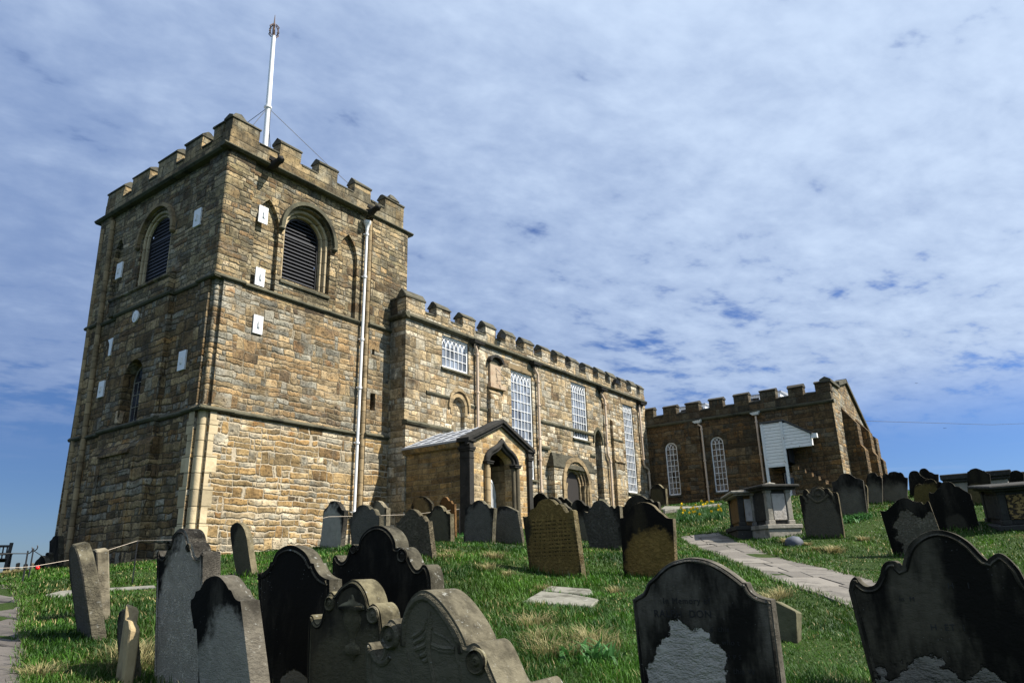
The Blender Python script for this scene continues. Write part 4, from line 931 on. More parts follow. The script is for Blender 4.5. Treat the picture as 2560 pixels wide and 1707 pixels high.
for c, hw, z0, s, a in aw:
    b = MB(); b.ring(fx, arch_open(c, hw+.24, s-.15, s, a+.24, 16), arch_open(c, hw+.01, s-.15, s, a+.01, 16), .02, -.02); b.box(fx, c-.11, c+.11, 0, .05, a+.02, a+.42); part(b, 'window_surround', M['parapet_dark'], tr); b = MB(); b.along(fx, [(-.1, z0-.1), (.07, z0-.1), (.07, z0-.04), (-.1, z0)], c-hw-.05, c+hw+.05); part(b, 'window_sill', M['string'], tr)
xp = XT-.10
for y0, y1, zt in ((13.29, 13.46, 6.86), (10.47, 10.47, 6.86)):
    pts = [(xp, y0, 2.5), (xp, y0, 6.4)]+([(xp, y0, 6.65), (xp, y1, 6.8)] if y1 != y0 else [(xp, y0, 6.8)])
    b = MB(); b.tube(pts, .05, 8)
    for z in (3.6, 4.9, 6.5): b.tube([(xp, y0, z-.03), (xp, y0, z+.03)], .075, 8)
    p = part(b, 'downpipe', M['beige'], tr, smooth=40)
    h = MB(); h.hexa([(xp-.1, y1-.14, 6.84), (xp+.08, y1-.14, 6.84), (xp+.08, y1+.14, 6.84), (xp-.1, y1+.14, 6.84), (xp-.14, y1-.25, 7.0), (xp+.08, y1-.25, 7.0), (xp+.08, y1+.25, 6.95), (xp-.14, y1+.25, 6.95)]); part(h, 'pipe_hopper', M['white_old'], p)
# dormers behind the parapet
for y0, y1, zt in ((14.05, 15.6, 8.52), (9.9, 11.6, 8.55), (15.9, 17.4, 8.2)):
    b = MB(); fdm = west(38.0); b.box(fdm, y0, y1, -2.5, 0, 7.2, zt-.12)
    dm = part(b, 'dormer', M['white'], tr)
    b = MB(); n = 3; ww_ = (y1-y0-.2)/n
    for i in range(n): b.box(fdm, y0+.1+ww_*i+.03, y0+.1+ww_*(i+1)-.03, 0, .012, 7.5, zt-.24)
    part(b, 'dormer_pane', M['glass_dark'], dm)
    b = MB(); b.along(Fr((38, 0, 0), (0, 1, 0), (-1, 0, 0)), [(.1, zt-.12), (.1, zt-.06), (-2.5, zt+.12), (-2.5, zt-.12)], y0-.08, y1+.08); part(b, 'dormer_roof', M['lead'], dm)
b = MB(); b.along(Fr((38.3, 0, 0), (0, 1, 0), (-1, 0, 0)), [(.6, 7.3), (-3, 8.75), (-6, 7.3)], 14.9, 20); part(b, 'slate_roof', M['slate'], tr)
# boarded white staircase gallery on posts
XG = 34.35; fgx = west(XG)
b = MB(); b.box(fgx, 9.12, 10.03, -.05, 0, 4.22, 6.2); b.box(Fr((0, 10.03, 0), (1, 0, 0), (0, 1, 0)), XG, XT, -.04, 0, 4.22, 6.2)
b.prism(fgx, [(9.12, 5.0), (9.12, 6.16), (8.93, 6.16), (7.92, 5.52), (7.92, 5.0)], -.05, -.012)
st = part(b, 'stair_gallery', M['boards'], tr)
b = MB()
for y in (10.03, 9.12): b.box(fgx, y-.06, y+.06, -.07, .03, 2.4, 6.22)
b.box(fgx, 9.18, 9.97, -.08, .02, 4.14, 4.24); b.box(fgx, 7.9, 9.06, -.06, .0, 4.94, 5.0)
part(b, 'gallery_post', M['white_old'], st)
b = MB(); b.along(Fr((0, 0, 0), (1, 0, 0), (0, 1, 0)), [(10.12, 6.24), (9.0, 6.24), (7.8, 5.48), (7.8, 5.54), (9.0, 6.31), (10.12, 6.31)], XG-.06, XT+.02); part(b, 'gallery_roof', M['slate'], st)
b = MB(); b.box(fgx, 7.93, 10.0, -.84, -.80, 4.3, 6.1) if False else b.box(fgx, 9.1, 10.0, -.82, -.06, 4.16, 4.2); b.box(Fr((0, 8.95, 0), (1, 0, 0), (0, -1, 0)), XG+.06, XT-.01, -.03, 0, 4.3, 6.1); part(b, 'gallery_interior', M['dark_in'], st)  # near-black boards put the shade of the open gallery into the colour
b = MB(); b.box(fgx, 7.62, 7.88, -.25, -.05, 5.3, 5.5); b.box(Fr((0, 7.9, 0), (1, 0, 0), (0, -1, 0)), XG, XG+.4, -.03, .0, 5.0, 5.5); part(b, 'gallery_fascia', M['white'], st)
b = MB()
for i in range(6): b.box(fgx, 7.5+.0, 8.92-.26*i+0, -.84, -.02, 2.2, 2.95+0) if False else b.box(fgx, 8.9-.27*(i+1), 8.9-.27*i, -.84, -.02-.004*i, 2.2, 4.13-.19*i)
part(b, 'stair_flight', M['transept'], st, jitter=.008)
b = MB(); b.ring(fx, [(9.06, 2.62), (9.06, 3.92), (9.56, 3.92), (9.56, 2.62), (9.06, 2.62)], [(9.1, 2.66), (9.1, 3.88), (9.52, 3.88), (9.52, 2.66), (9.1, 2.66)], -.1, -.14); uw = part(b, 'lower_window', M['beige'], tr)
b = MB(); b.box(fx, 9.06, 9.56, -.16, -.13, 2.6, 3.94); part(b, 'window_panes', M['glass_dark'], uw)
# floodlights on the nave parapet
def flood(x, y, z):
    b = MB(); b.hexa([(x-.17, y-.2, z), (x+.17, y-.2, z), (x+.17, y-.02, z), (x-.17, y-.02, z), (x-.17, y-.26, z+.16), (x+.17, y-.26, z+.16), (x+.17, y-.08, z+.22), (x-.17, y-.08, z+.22)]); b.tube([(x, y-.02, z+.1), (x, y+.2, z)], .025, 6)
    f_ = part(b, 'floodlight', M['black_iron'])
flood(21.9, YN-.05, 8.78); flood(31.6, YN-.05, 8.74)
# flagpole
fpx, fpy = 12.96, 20.0
fl = empty('flagpole', (fpx, fpy, 12.3), 'tall white flagpole standing on top of the church tower', 'flagpole')
b = MB(); b.tube([(fpx+.1, fpy, 12.2), (fpx+.05, fpy, 15.5), (fpx, fpy, 19.45)], [.115, .10, .075], 12); b.lathe((fpx+.03, fpy, 16.3), [(.11, -.05), (.14, -.03), (.14, .03), (.1, .05)], 12); b.build('pole', M['white'], fl, smooth=40)
b = MB(); b.tube([(fpx, fpy, 19.4), (fpx-.02, fpy, 19.8), (fpx-.02, fpy, 20.05)], [.06, .05, .03], 8); b.tube([(fpx-.02, fpy, 20.0), (fpx-.02, fpy, 20.42)], [.03, .01], 8)
for k in range(6):
    t = k*math.pi/3; c, s_ = math.cos(t), math.sin(t); b.tube([(fpx+.1*c, fpy+.1*s_, 19.45), (fpx+.2*c, fpy+.2*s_, 19.58), (fpx+.14*c, fpy+.14*s_, 19.72), (fpx+.19*c, fpy+.19*s_, 19.82), (fpx+.07*c, fpy+.07*s_, 19.98)], .022, 5)
b.build('finial', plain('rusty_finial', (.12, .07, .045), .7), fl)
b = MB()
for x, y in ((10.6, 17.7), (16.6, 17.7), (10.6, 23.9), (16.6, 23.9)): b.tube([(fpx+.03, fpy, 16.3), ((fpx+x)/2, (fpy+y)/2, 14.45), (x, y, 12.7)], .011, 5)
b.tube([(fpx+.16, fpy-.1, 12.8), (fpx+.07, fpy-.12, 16.2)], .01, 5)
b.build('guy_wire', M['wire'], fl)

# ------------------------------------------------------------------ headstone material
_hs = {}
def hs_mat(key, body=(.13, .125, .11), crust=(.012, .012, .011), pc=(.5, .45), pr=(.42, .5), patch=(.25, .245, .23), edge=.16, pit=.5, pitscale=26, top=(.17, .165, .13), spots=.5, lines=0, streak=.3, seed=0., pits=0.):
    k = 'gravestone_'+key
    if k in _hs: return _hs[k]
    _wt = lambda c: (c[0]*.84, c[1]*.76, c[2]*.63)
    body, crust, patch, top = _wt(body), _wt(crust), _wt(patch), _wt(top)
    m, nb, bs = newmat(k); g = nb.tc('Generated'); gx_, gy_, gz = nb.sep(g); P = nb.vm('ADD', nb.tc('Object'), nb.vm('SCALE', nb.comb(nb.orand(), nb.orand(), nb.orand()), sc=20.0))
    ex = nb.m('DIVIDE', nb.m('SUBTRACT', gy_, pc[0]), pr[0]); ez = nb.m('DIVIDE', nb.m('SUBTRACT', gz, pc[1]), pr[1])
    r2 = nb.m('SQRT', nb.m('ADD', nb.m('POWER', nb.m('ABSOLUTE', ex), 2.6), nb.m('POWER', nb.m('ABSOLUTE', ez), 2.6)))
    n = nb.noise(P, 3.0, 6, .62); n2 = nb.noise(P, 9, 5, .65)
    r2 = nb.m('ADD', r2, nb.m('ADD', nb.m('MULTIPLY', nb.m('SUBTRACT', n, .5), 1.1 if edge > .1 else 2.0), nb.m('MULTIPLY', nb.m('SUBTRACT', n2, .5), .55)))
    pm_ = nb.m('SUBTRACT', 1.0, nb.smooth(r2, 1-edge, 1+edge))
    c0 = nb.mix(nb.smooth(nb.noise(nb.vm('MULTIPLY', P, (1, 1, .35)), 2.6, 5, .65), .45, .65), crust, body)
    pcol = nb.mix(n2, [v*.62 for v in patch], [min(1, v*1.3) for v in patch])
    col = nb.mix(pm_, c0, pcol)
    if streak:
        s_ = nb.noise(nb.vm('MULTIPLY', P, (1, 1, .12)), 6.5, 4, .6); col = nb.mix(nb.m('MULTIPLY', nb.smooth(s_, .5, .68), streak), col, crust)
    pt = nb.m('ADD', nb.m('MULTIPLY', nb.noise(nb.vm('MULTIPLY', P, (1, 1, 1.9)), pitscale, 5, .7), .7), nb.m('MULTIPLY', nb.noise(P, pitscale*.35, 4, .65), .3)); ph = nb.smooth(pt, .33, .58)
    col = nb.mix(nb.m('MULTIPLY', nb.m('MULTIPLY', nb.m('SUBTRACT', 1.0, ph), pm_), pits), col, crust)
    h = nb.m('ADD', nb.m('MULTIPLY', ph, nb.m('ADD', .15, pm_)), nb.m('MULTIPLY', n2, .5))
    h = nb.m('SUBTRACT', h, nb.m('MULTIPLY', pm_, .4 if edge > .1 else 2.2)); em = nb.m('MULTIPLY', nb.m('MULTIPLY', pm_, nb.m('SUBTRACT', 1.0, pm_)), 0.0 if edge > .1 else 2.6); pcol = nb.mix(em, pcol, crust)
    col = nb.mix(pm_, c0, pcol)
    if lines:
        z = nb.sep(nb.tc('Object'))[2]; w = nb.m('SINE', nb.m('MULTIPLY', z, 2*math.pi/lines)); lw = nb.noise(nb.vm('MULTIPLY', nb.tc('Object'), (1, 1, .1)), 34, 2)
        lm = nb.m('MULTIPLY', nb.m('MULTIPLY', nb.smooth(w, .1, .8), nb.smooth(lw, .44, .6)), nb.m('MULTIPLY', pm_, nb.smooth(nb.m('SUBTRACT', .5, nb.m('ABSOLUTE', nb.m('SUBTRACT', gz, .62))), .28, .36)))
        h = nb.m('SUBTRACT', h, nb.m('MULTIPLY', lm, 1.2)); col = nb.mix(nb.m('MULTIPLY', lm, .8), col, crust)
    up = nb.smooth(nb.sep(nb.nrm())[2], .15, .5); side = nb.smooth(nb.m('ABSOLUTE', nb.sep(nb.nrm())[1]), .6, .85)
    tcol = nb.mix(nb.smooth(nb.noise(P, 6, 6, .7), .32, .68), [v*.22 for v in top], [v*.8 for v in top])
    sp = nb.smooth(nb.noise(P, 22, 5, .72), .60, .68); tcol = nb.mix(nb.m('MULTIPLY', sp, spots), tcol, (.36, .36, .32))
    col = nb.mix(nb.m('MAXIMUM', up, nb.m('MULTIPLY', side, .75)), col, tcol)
    sp2 = nb.smooth(nb.voro(P, 34), .11, .05); sp3 = nb.smooth(nb.noise(P, 2.4, 3), .5, .62)
    col = nb.mix(nb.m('MULTIPLY', nb.m('MULTIPLY', sp2, sp3), spots), col, (.34, .34, .31))
    nb.put(bs.inputs['Base Color'], col); bs.inputs['Roughness'].default_value = .95; bs.inputs['Specular IOR Level'].default_value = .1
    nb.put(bs.inputs['Normal'], nb.bump(h, pit, .03)); _hs[k] = m; return m

# view calibration of the tracing crops (origin, scale)
K = {'K1': (740, 1280, 3.36), 'K2': (370, 1300, 3.852), 'K3': (1100, 1220, 3.5636), 'K4': (1780, 1180, 5.226), 'K5': (780, 1210, 4.9), 'K6': (2280, 1140, 6.532),
     'Cc': (1500, 1200, 2.2189), 'D': (2060, 1100, 4.48), 'A': (0, 1250, 2.6133), 'L': (0, 1300, 7.84), 'N': (1340, 900, 3.92)}
def headstone(crop, X, segs, t, mat, label, rim=0, bottom=.35, yaw=0, group='old carved gravestones'):
    """front outline (left foot ... right foot) as seen in the photograph, set on the upright plane x = X, then given its real thickness"""
    ox, oy, s = K[crop]
    pts = []
    for sg in segs:
        w = [on_x(ox+x/s, oy+y/s, X) for x, y in sg]
        q = catmull([(v.y, v.z) for v in w], 5)
        pts += q if not pts or np.hypot(pts[-1][0]-q[0][0], pts[-1][1]-q[0][1]) > 1e-5 else q[1:]
    yl, yr = pts[0][0], pts[-1][0]; yc = (pts[0][0]+pts[-1][0])/2
    zg = min(th(X, pts[0][0]), th(X, pts[-1][0]), th(X+t, yc))
    def down(a, b_):                         # carry the side down below the turf along its own line
        dz = zg-bottom-a[1]
        if dz >= -.02: return None
        sl = (a[0]-b_[0])/(a[1]-b_[1]) if abs(a[1]-b_[1]) > .05 else 0
        return (a[0]+max(-.3, min(.3, sl))*dz, zg-bottom)
    f0 = down(pts[0], segs_side(pts, 0)); f1 = down(pts[-1], segs_side(pts, -1))
    pts = ([f0] if f0 else [])+pts+([f1] if f1 else [])
    cl = [pts[0]]
    for p in pts[1:]:
        if np.hypot(p[0]-cl[-1][0], p[1]-cl[-1][1]) > .006: cl.append(p)
    pts = cl; base = (X+t/2, yc, th(X, yc))
    me = bpy.data.meshes.new('headstone'); bm = bmesh.new()
    fr_ = [bm.verts.new((-t/2, p[0]-yc, p[1]-base[2])) for p in pts]; bk = [bm.verts.new((t/2, p[0]-yc, p[1]-base[2])) for p in pts]
    n = len(pts); front = bm.faces.new(fr_); bm.faces.new(bk[::-1])
    for i in range(n): j = (i+1) % n; bm.faces.new((fr_[j], fr_[i], bk[i], bk[j]))
    bmesh.ops.recalc_face_normals(bm, faces=bm.faces)
    eds = [e for e in bm.edges if len(e.link_faces) == 2 and all(abs(abs(v.co.x)-t/2) < 1e-4 for v in e.verts) and e.verts[0].co.x*e.verts[1].co.x > 0 and any(abs(f.normal.x) < .5 for f in e.link_faces) and any(abs(f.normal.x) > .9 for f in e.link_faces)]
    if eds: bmesh.ops.bevel(bm, geom=eds, offset=min(.014, t*.14), segments=2, affect='EDGES', clamp_overlap=True, profile=.6)
    bm.to_mesh(me); bm.free()
    for p in me.polygons: p.use_smooth = True
    me.set_sharp_from_angle(angle=rad(38)); me.materials.append(mat)
    o = bpy.data.objects.new('headstone', me); COL.objects.link(o); o.location = base; o.rotation_euler = (0, 0, yaw)
    tag(o, label, 'gravestone', group)
    if rim:                                  # raised border moulding just inside the edge of the face
        q = [np.array((p[0]-yc, p[1]-base[2])) for p in pts]; off = []
        for i in range(1, n-1):
            t_ = q[i+1]-q[i-1]; t_ = t_/(np.hypot(*t_)+1e-9); off.append(q[i]-np.array((t_[1], -t_[0]))*rim)
        b = MB(); b.tube([(-t/2+.003, p[0], p[1]) for p in off], .011, 6); c = b.build('border_moulding', mat, None, smooth=50); c.parent = o
    return o
def segs_side(pts, i):
    a = pts[i]; seq = pts[1:] if i == 0 else pts[-2::-1]
    for p in seq:
        if np.hypot(p[0]-a[0], p[1]-a[1]) > .22: return p
    return (a[0], a[1]+1)

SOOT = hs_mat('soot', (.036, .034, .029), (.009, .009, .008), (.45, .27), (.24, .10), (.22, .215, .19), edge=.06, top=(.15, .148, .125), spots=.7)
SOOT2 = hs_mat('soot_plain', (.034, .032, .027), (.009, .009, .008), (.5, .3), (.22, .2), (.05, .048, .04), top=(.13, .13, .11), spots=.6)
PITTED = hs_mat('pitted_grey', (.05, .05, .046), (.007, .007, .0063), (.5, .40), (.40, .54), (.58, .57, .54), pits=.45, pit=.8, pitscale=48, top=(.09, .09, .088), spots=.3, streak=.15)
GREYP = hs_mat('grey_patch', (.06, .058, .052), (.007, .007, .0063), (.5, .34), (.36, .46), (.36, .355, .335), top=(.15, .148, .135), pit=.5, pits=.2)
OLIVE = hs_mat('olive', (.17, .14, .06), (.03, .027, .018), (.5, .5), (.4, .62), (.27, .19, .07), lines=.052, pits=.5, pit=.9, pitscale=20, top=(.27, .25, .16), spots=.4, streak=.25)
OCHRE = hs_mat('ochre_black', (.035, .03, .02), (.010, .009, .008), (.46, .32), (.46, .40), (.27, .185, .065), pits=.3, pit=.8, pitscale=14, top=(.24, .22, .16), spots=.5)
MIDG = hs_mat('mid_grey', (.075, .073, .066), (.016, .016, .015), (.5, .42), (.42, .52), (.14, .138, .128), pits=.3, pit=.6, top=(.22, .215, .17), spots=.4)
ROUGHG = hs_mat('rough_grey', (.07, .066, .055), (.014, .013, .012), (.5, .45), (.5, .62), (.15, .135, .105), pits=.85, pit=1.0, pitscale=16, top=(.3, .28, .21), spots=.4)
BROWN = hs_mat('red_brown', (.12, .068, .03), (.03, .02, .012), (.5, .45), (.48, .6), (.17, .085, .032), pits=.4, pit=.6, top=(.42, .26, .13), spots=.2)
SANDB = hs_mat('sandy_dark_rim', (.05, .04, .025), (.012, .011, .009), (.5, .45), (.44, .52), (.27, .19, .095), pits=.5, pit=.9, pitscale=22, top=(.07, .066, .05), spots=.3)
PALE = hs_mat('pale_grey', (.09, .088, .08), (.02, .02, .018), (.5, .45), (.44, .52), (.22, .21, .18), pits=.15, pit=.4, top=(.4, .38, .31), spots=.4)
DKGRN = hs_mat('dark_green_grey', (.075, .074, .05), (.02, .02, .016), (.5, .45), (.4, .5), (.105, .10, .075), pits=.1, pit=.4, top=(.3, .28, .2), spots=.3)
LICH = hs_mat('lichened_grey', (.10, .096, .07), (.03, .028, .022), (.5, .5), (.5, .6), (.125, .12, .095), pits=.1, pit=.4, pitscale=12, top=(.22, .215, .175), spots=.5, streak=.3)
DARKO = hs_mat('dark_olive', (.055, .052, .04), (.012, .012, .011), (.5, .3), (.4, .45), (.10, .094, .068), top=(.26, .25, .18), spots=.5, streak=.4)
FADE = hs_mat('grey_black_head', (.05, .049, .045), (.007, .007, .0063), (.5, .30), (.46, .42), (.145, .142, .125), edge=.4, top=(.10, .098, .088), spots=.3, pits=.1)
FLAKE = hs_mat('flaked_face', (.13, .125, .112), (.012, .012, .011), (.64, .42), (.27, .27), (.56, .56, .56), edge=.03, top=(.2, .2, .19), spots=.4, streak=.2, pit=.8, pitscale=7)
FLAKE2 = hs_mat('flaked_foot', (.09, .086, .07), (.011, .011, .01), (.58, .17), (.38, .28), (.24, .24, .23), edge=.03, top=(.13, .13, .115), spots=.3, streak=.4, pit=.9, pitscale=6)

HS = {}
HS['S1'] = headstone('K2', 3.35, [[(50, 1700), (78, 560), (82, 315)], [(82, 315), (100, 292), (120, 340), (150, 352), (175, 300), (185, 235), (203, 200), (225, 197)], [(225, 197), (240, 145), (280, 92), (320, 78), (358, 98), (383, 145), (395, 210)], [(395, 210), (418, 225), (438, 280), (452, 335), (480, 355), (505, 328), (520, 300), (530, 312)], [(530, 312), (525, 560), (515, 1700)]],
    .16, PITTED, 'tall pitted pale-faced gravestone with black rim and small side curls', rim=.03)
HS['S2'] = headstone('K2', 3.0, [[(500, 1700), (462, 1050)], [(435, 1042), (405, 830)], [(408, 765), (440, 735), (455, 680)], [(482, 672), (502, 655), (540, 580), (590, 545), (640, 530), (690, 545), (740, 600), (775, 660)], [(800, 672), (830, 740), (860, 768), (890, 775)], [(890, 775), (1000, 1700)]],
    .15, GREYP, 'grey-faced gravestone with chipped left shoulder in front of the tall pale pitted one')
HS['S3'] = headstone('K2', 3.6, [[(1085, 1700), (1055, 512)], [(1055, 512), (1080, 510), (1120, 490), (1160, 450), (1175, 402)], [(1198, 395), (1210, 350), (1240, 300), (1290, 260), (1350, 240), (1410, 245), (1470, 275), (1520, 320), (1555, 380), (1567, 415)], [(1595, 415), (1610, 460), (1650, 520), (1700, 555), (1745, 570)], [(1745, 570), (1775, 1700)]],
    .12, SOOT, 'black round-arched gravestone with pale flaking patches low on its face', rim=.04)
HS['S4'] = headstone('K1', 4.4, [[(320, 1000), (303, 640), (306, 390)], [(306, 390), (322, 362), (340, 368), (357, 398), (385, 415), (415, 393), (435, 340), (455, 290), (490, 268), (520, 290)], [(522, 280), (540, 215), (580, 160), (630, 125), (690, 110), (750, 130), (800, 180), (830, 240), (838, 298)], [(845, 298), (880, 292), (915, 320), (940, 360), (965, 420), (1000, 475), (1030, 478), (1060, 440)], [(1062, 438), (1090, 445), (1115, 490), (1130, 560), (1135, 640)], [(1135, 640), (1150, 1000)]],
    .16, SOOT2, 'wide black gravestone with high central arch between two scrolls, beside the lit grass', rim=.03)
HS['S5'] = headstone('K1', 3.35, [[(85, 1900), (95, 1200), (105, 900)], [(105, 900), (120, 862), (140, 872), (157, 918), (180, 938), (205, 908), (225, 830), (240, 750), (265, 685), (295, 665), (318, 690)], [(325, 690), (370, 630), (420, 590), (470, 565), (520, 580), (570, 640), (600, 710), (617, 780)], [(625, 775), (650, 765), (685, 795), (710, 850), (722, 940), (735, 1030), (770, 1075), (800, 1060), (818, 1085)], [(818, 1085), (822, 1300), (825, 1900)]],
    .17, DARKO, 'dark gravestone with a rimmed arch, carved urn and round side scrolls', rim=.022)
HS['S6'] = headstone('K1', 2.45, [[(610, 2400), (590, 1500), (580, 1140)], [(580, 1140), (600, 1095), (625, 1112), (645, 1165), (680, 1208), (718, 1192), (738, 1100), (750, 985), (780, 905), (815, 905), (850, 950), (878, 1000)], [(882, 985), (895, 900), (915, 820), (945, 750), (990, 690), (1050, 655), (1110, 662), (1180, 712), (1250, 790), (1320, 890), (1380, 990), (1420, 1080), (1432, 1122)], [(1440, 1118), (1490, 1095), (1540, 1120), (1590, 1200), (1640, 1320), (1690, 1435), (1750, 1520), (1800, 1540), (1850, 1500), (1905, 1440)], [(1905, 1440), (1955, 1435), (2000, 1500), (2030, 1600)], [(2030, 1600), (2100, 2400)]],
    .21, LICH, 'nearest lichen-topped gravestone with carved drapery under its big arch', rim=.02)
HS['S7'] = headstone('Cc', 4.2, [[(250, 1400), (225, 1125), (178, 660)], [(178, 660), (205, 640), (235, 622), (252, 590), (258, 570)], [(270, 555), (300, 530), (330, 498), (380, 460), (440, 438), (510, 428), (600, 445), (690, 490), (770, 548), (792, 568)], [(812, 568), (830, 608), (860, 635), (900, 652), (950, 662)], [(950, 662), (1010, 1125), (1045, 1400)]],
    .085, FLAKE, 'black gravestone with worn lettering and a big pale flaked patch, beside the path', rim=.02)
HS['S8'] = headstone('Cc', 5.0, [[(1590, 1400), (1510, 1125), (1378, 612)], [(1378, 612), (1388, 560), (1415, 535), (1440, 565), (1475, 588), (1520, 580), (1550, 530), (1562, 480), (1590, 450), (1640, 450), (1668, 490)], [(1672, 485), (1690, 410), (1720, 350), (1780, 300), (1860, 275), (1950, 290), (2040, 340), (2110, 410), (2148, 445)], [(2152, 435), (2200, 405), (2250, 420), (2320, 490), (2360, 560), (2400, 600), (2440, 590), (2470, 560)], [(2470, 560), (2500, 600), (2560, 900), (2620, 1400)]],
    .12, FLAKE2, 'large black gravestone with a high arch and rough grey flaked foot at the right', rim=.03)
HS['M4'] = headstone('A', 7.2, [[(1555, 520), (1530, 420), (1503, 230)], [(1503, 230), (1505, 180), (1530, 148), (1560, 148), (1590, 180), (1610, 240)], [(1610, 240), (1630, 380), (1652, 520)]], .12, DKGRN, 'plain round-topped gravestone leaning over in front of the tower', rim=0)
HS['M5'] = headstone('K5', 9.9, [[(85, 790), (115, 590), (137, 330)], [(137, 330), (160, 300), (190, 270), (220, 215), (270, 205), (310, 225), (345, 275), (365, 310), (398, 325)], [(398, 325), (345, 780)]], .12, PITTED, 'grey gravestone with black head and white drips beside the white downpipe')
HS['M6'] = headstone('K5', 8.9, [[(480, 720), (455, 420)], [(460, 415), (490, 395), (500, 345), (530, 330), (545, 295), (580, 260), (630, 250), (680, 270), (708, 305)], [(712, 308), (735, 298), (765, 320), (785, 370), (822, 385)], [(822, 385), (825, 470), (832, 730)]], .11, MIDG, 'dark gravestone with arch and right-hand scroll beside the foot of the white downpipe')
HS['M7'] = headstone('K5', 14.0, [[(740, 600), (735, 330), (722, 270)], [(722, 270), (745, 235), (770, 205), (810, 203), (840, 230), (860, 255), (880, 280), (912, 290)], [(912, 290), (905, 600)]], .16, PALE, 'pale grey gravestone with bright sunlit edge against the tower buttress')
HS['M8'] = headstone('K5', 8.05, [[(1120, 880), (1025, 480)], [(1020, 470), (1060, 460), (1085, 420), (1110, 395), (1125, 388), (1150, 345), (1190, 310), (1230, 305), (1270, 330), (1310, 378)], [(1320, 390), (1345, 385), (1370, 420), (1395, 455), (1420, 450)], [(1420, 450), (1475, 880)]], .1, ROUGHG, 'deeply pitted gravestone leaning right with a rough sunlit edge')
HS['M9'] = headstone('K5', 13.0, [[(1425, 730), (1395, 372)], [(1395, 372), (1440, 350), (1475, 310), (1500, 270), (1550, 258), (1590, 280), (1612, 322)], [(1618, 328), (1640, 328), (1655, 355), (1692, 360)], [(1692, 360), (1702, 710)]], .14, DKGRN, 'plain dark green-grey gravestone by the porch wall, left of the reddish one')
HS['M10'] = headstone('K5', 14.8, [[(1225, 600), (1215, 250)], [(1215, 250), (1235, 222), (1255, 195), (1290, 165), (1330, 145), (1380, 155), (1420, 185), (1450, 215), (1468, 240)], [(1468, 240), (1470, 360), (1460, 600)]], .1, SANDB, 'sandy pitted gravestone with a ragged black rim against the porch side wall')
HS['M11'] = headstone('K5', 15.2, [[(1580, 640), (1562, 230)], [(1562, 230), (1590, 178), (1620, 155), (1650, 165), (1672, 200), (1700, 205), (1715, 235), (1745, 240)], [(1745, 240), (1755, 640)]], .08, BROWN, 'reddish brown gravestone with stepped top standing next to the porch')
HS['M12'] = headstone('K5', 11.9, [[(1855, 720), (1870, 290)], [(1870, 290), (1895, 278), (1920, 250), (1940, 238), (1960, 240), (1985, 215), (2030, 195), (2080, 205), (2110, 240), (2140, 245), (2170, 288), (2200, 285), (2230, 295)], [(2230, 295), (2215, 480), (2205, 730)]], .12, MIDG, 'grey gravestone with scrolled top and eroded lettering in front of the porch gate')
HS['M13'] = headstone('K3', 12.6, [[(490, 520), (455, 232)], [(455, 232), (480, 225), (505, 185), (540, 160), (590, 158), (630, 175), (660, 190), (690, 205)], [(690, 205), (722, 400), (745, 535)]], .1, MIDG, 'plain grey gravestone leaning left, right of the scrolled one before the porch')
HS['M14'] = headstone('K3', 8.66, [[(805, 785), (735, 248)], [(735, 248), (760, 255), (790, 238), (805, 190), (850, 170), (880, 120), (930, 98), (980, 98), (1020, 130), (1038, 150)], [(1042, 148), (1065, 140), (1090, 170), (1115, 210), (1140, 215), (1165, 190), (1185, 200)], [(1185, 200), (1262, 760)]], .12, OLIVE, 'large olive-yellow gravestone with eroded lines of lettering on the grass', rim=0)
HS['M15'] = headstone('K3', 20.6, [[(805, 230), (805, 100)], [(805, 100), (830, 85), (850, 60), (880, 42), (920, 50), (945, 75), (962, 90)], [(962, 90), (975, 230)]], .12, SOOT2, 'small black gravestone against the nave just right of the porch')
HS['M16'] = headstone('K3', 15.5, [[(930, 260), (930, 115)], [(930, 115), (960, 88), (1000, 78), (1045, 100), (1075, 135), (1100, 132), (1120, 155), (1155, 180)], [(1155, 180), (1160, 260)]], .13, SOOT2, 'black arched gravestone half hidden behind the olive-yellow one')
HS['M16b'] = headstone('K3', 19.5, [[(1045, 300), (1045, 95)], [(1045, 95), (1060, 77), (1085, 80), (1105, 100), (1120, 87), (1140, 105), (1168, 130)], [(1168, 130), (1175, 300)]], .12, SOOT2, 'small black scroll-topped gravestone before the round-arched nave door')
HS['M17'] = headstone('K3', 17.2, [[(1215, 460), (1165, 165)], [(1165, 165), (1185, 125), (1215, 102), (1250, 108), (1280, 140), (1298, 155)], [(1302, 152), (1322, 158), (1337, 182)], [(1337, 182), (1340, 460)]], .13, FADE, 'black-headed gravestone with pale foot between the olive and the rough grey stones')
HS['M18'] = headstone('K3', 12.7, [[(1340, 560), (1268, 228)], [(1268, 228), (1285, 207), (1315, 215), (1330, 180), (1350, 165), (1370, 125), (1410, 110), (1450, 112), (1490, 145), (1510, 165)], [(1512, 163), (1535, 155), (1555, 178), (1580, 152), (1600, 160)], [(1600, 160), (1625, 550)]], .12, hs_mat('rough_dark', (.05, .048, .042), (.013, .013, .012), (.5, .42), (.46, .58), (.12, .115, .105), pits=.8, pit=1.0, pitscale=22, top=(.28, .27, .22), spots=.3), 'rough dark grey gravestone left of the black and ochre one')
HS['M19'] = headstone('K3', 9.26, [[(1635, 770), (1602, 265)], [(1602, 265), (1640, 255), (1670, 215), (1690, 190), (1720, 150), (1770, 128), (1830, 125), (1890, 150), (1930, 190), (1958, 215)], [(1962, 215), (1990, 238), (2020, 262), (2075, 268)], [(2075, 268), (2092, 640), (2098, 770)]], .10, OCHRE, 'ochre and black stained gravestone with a flaking lower half beside the path')
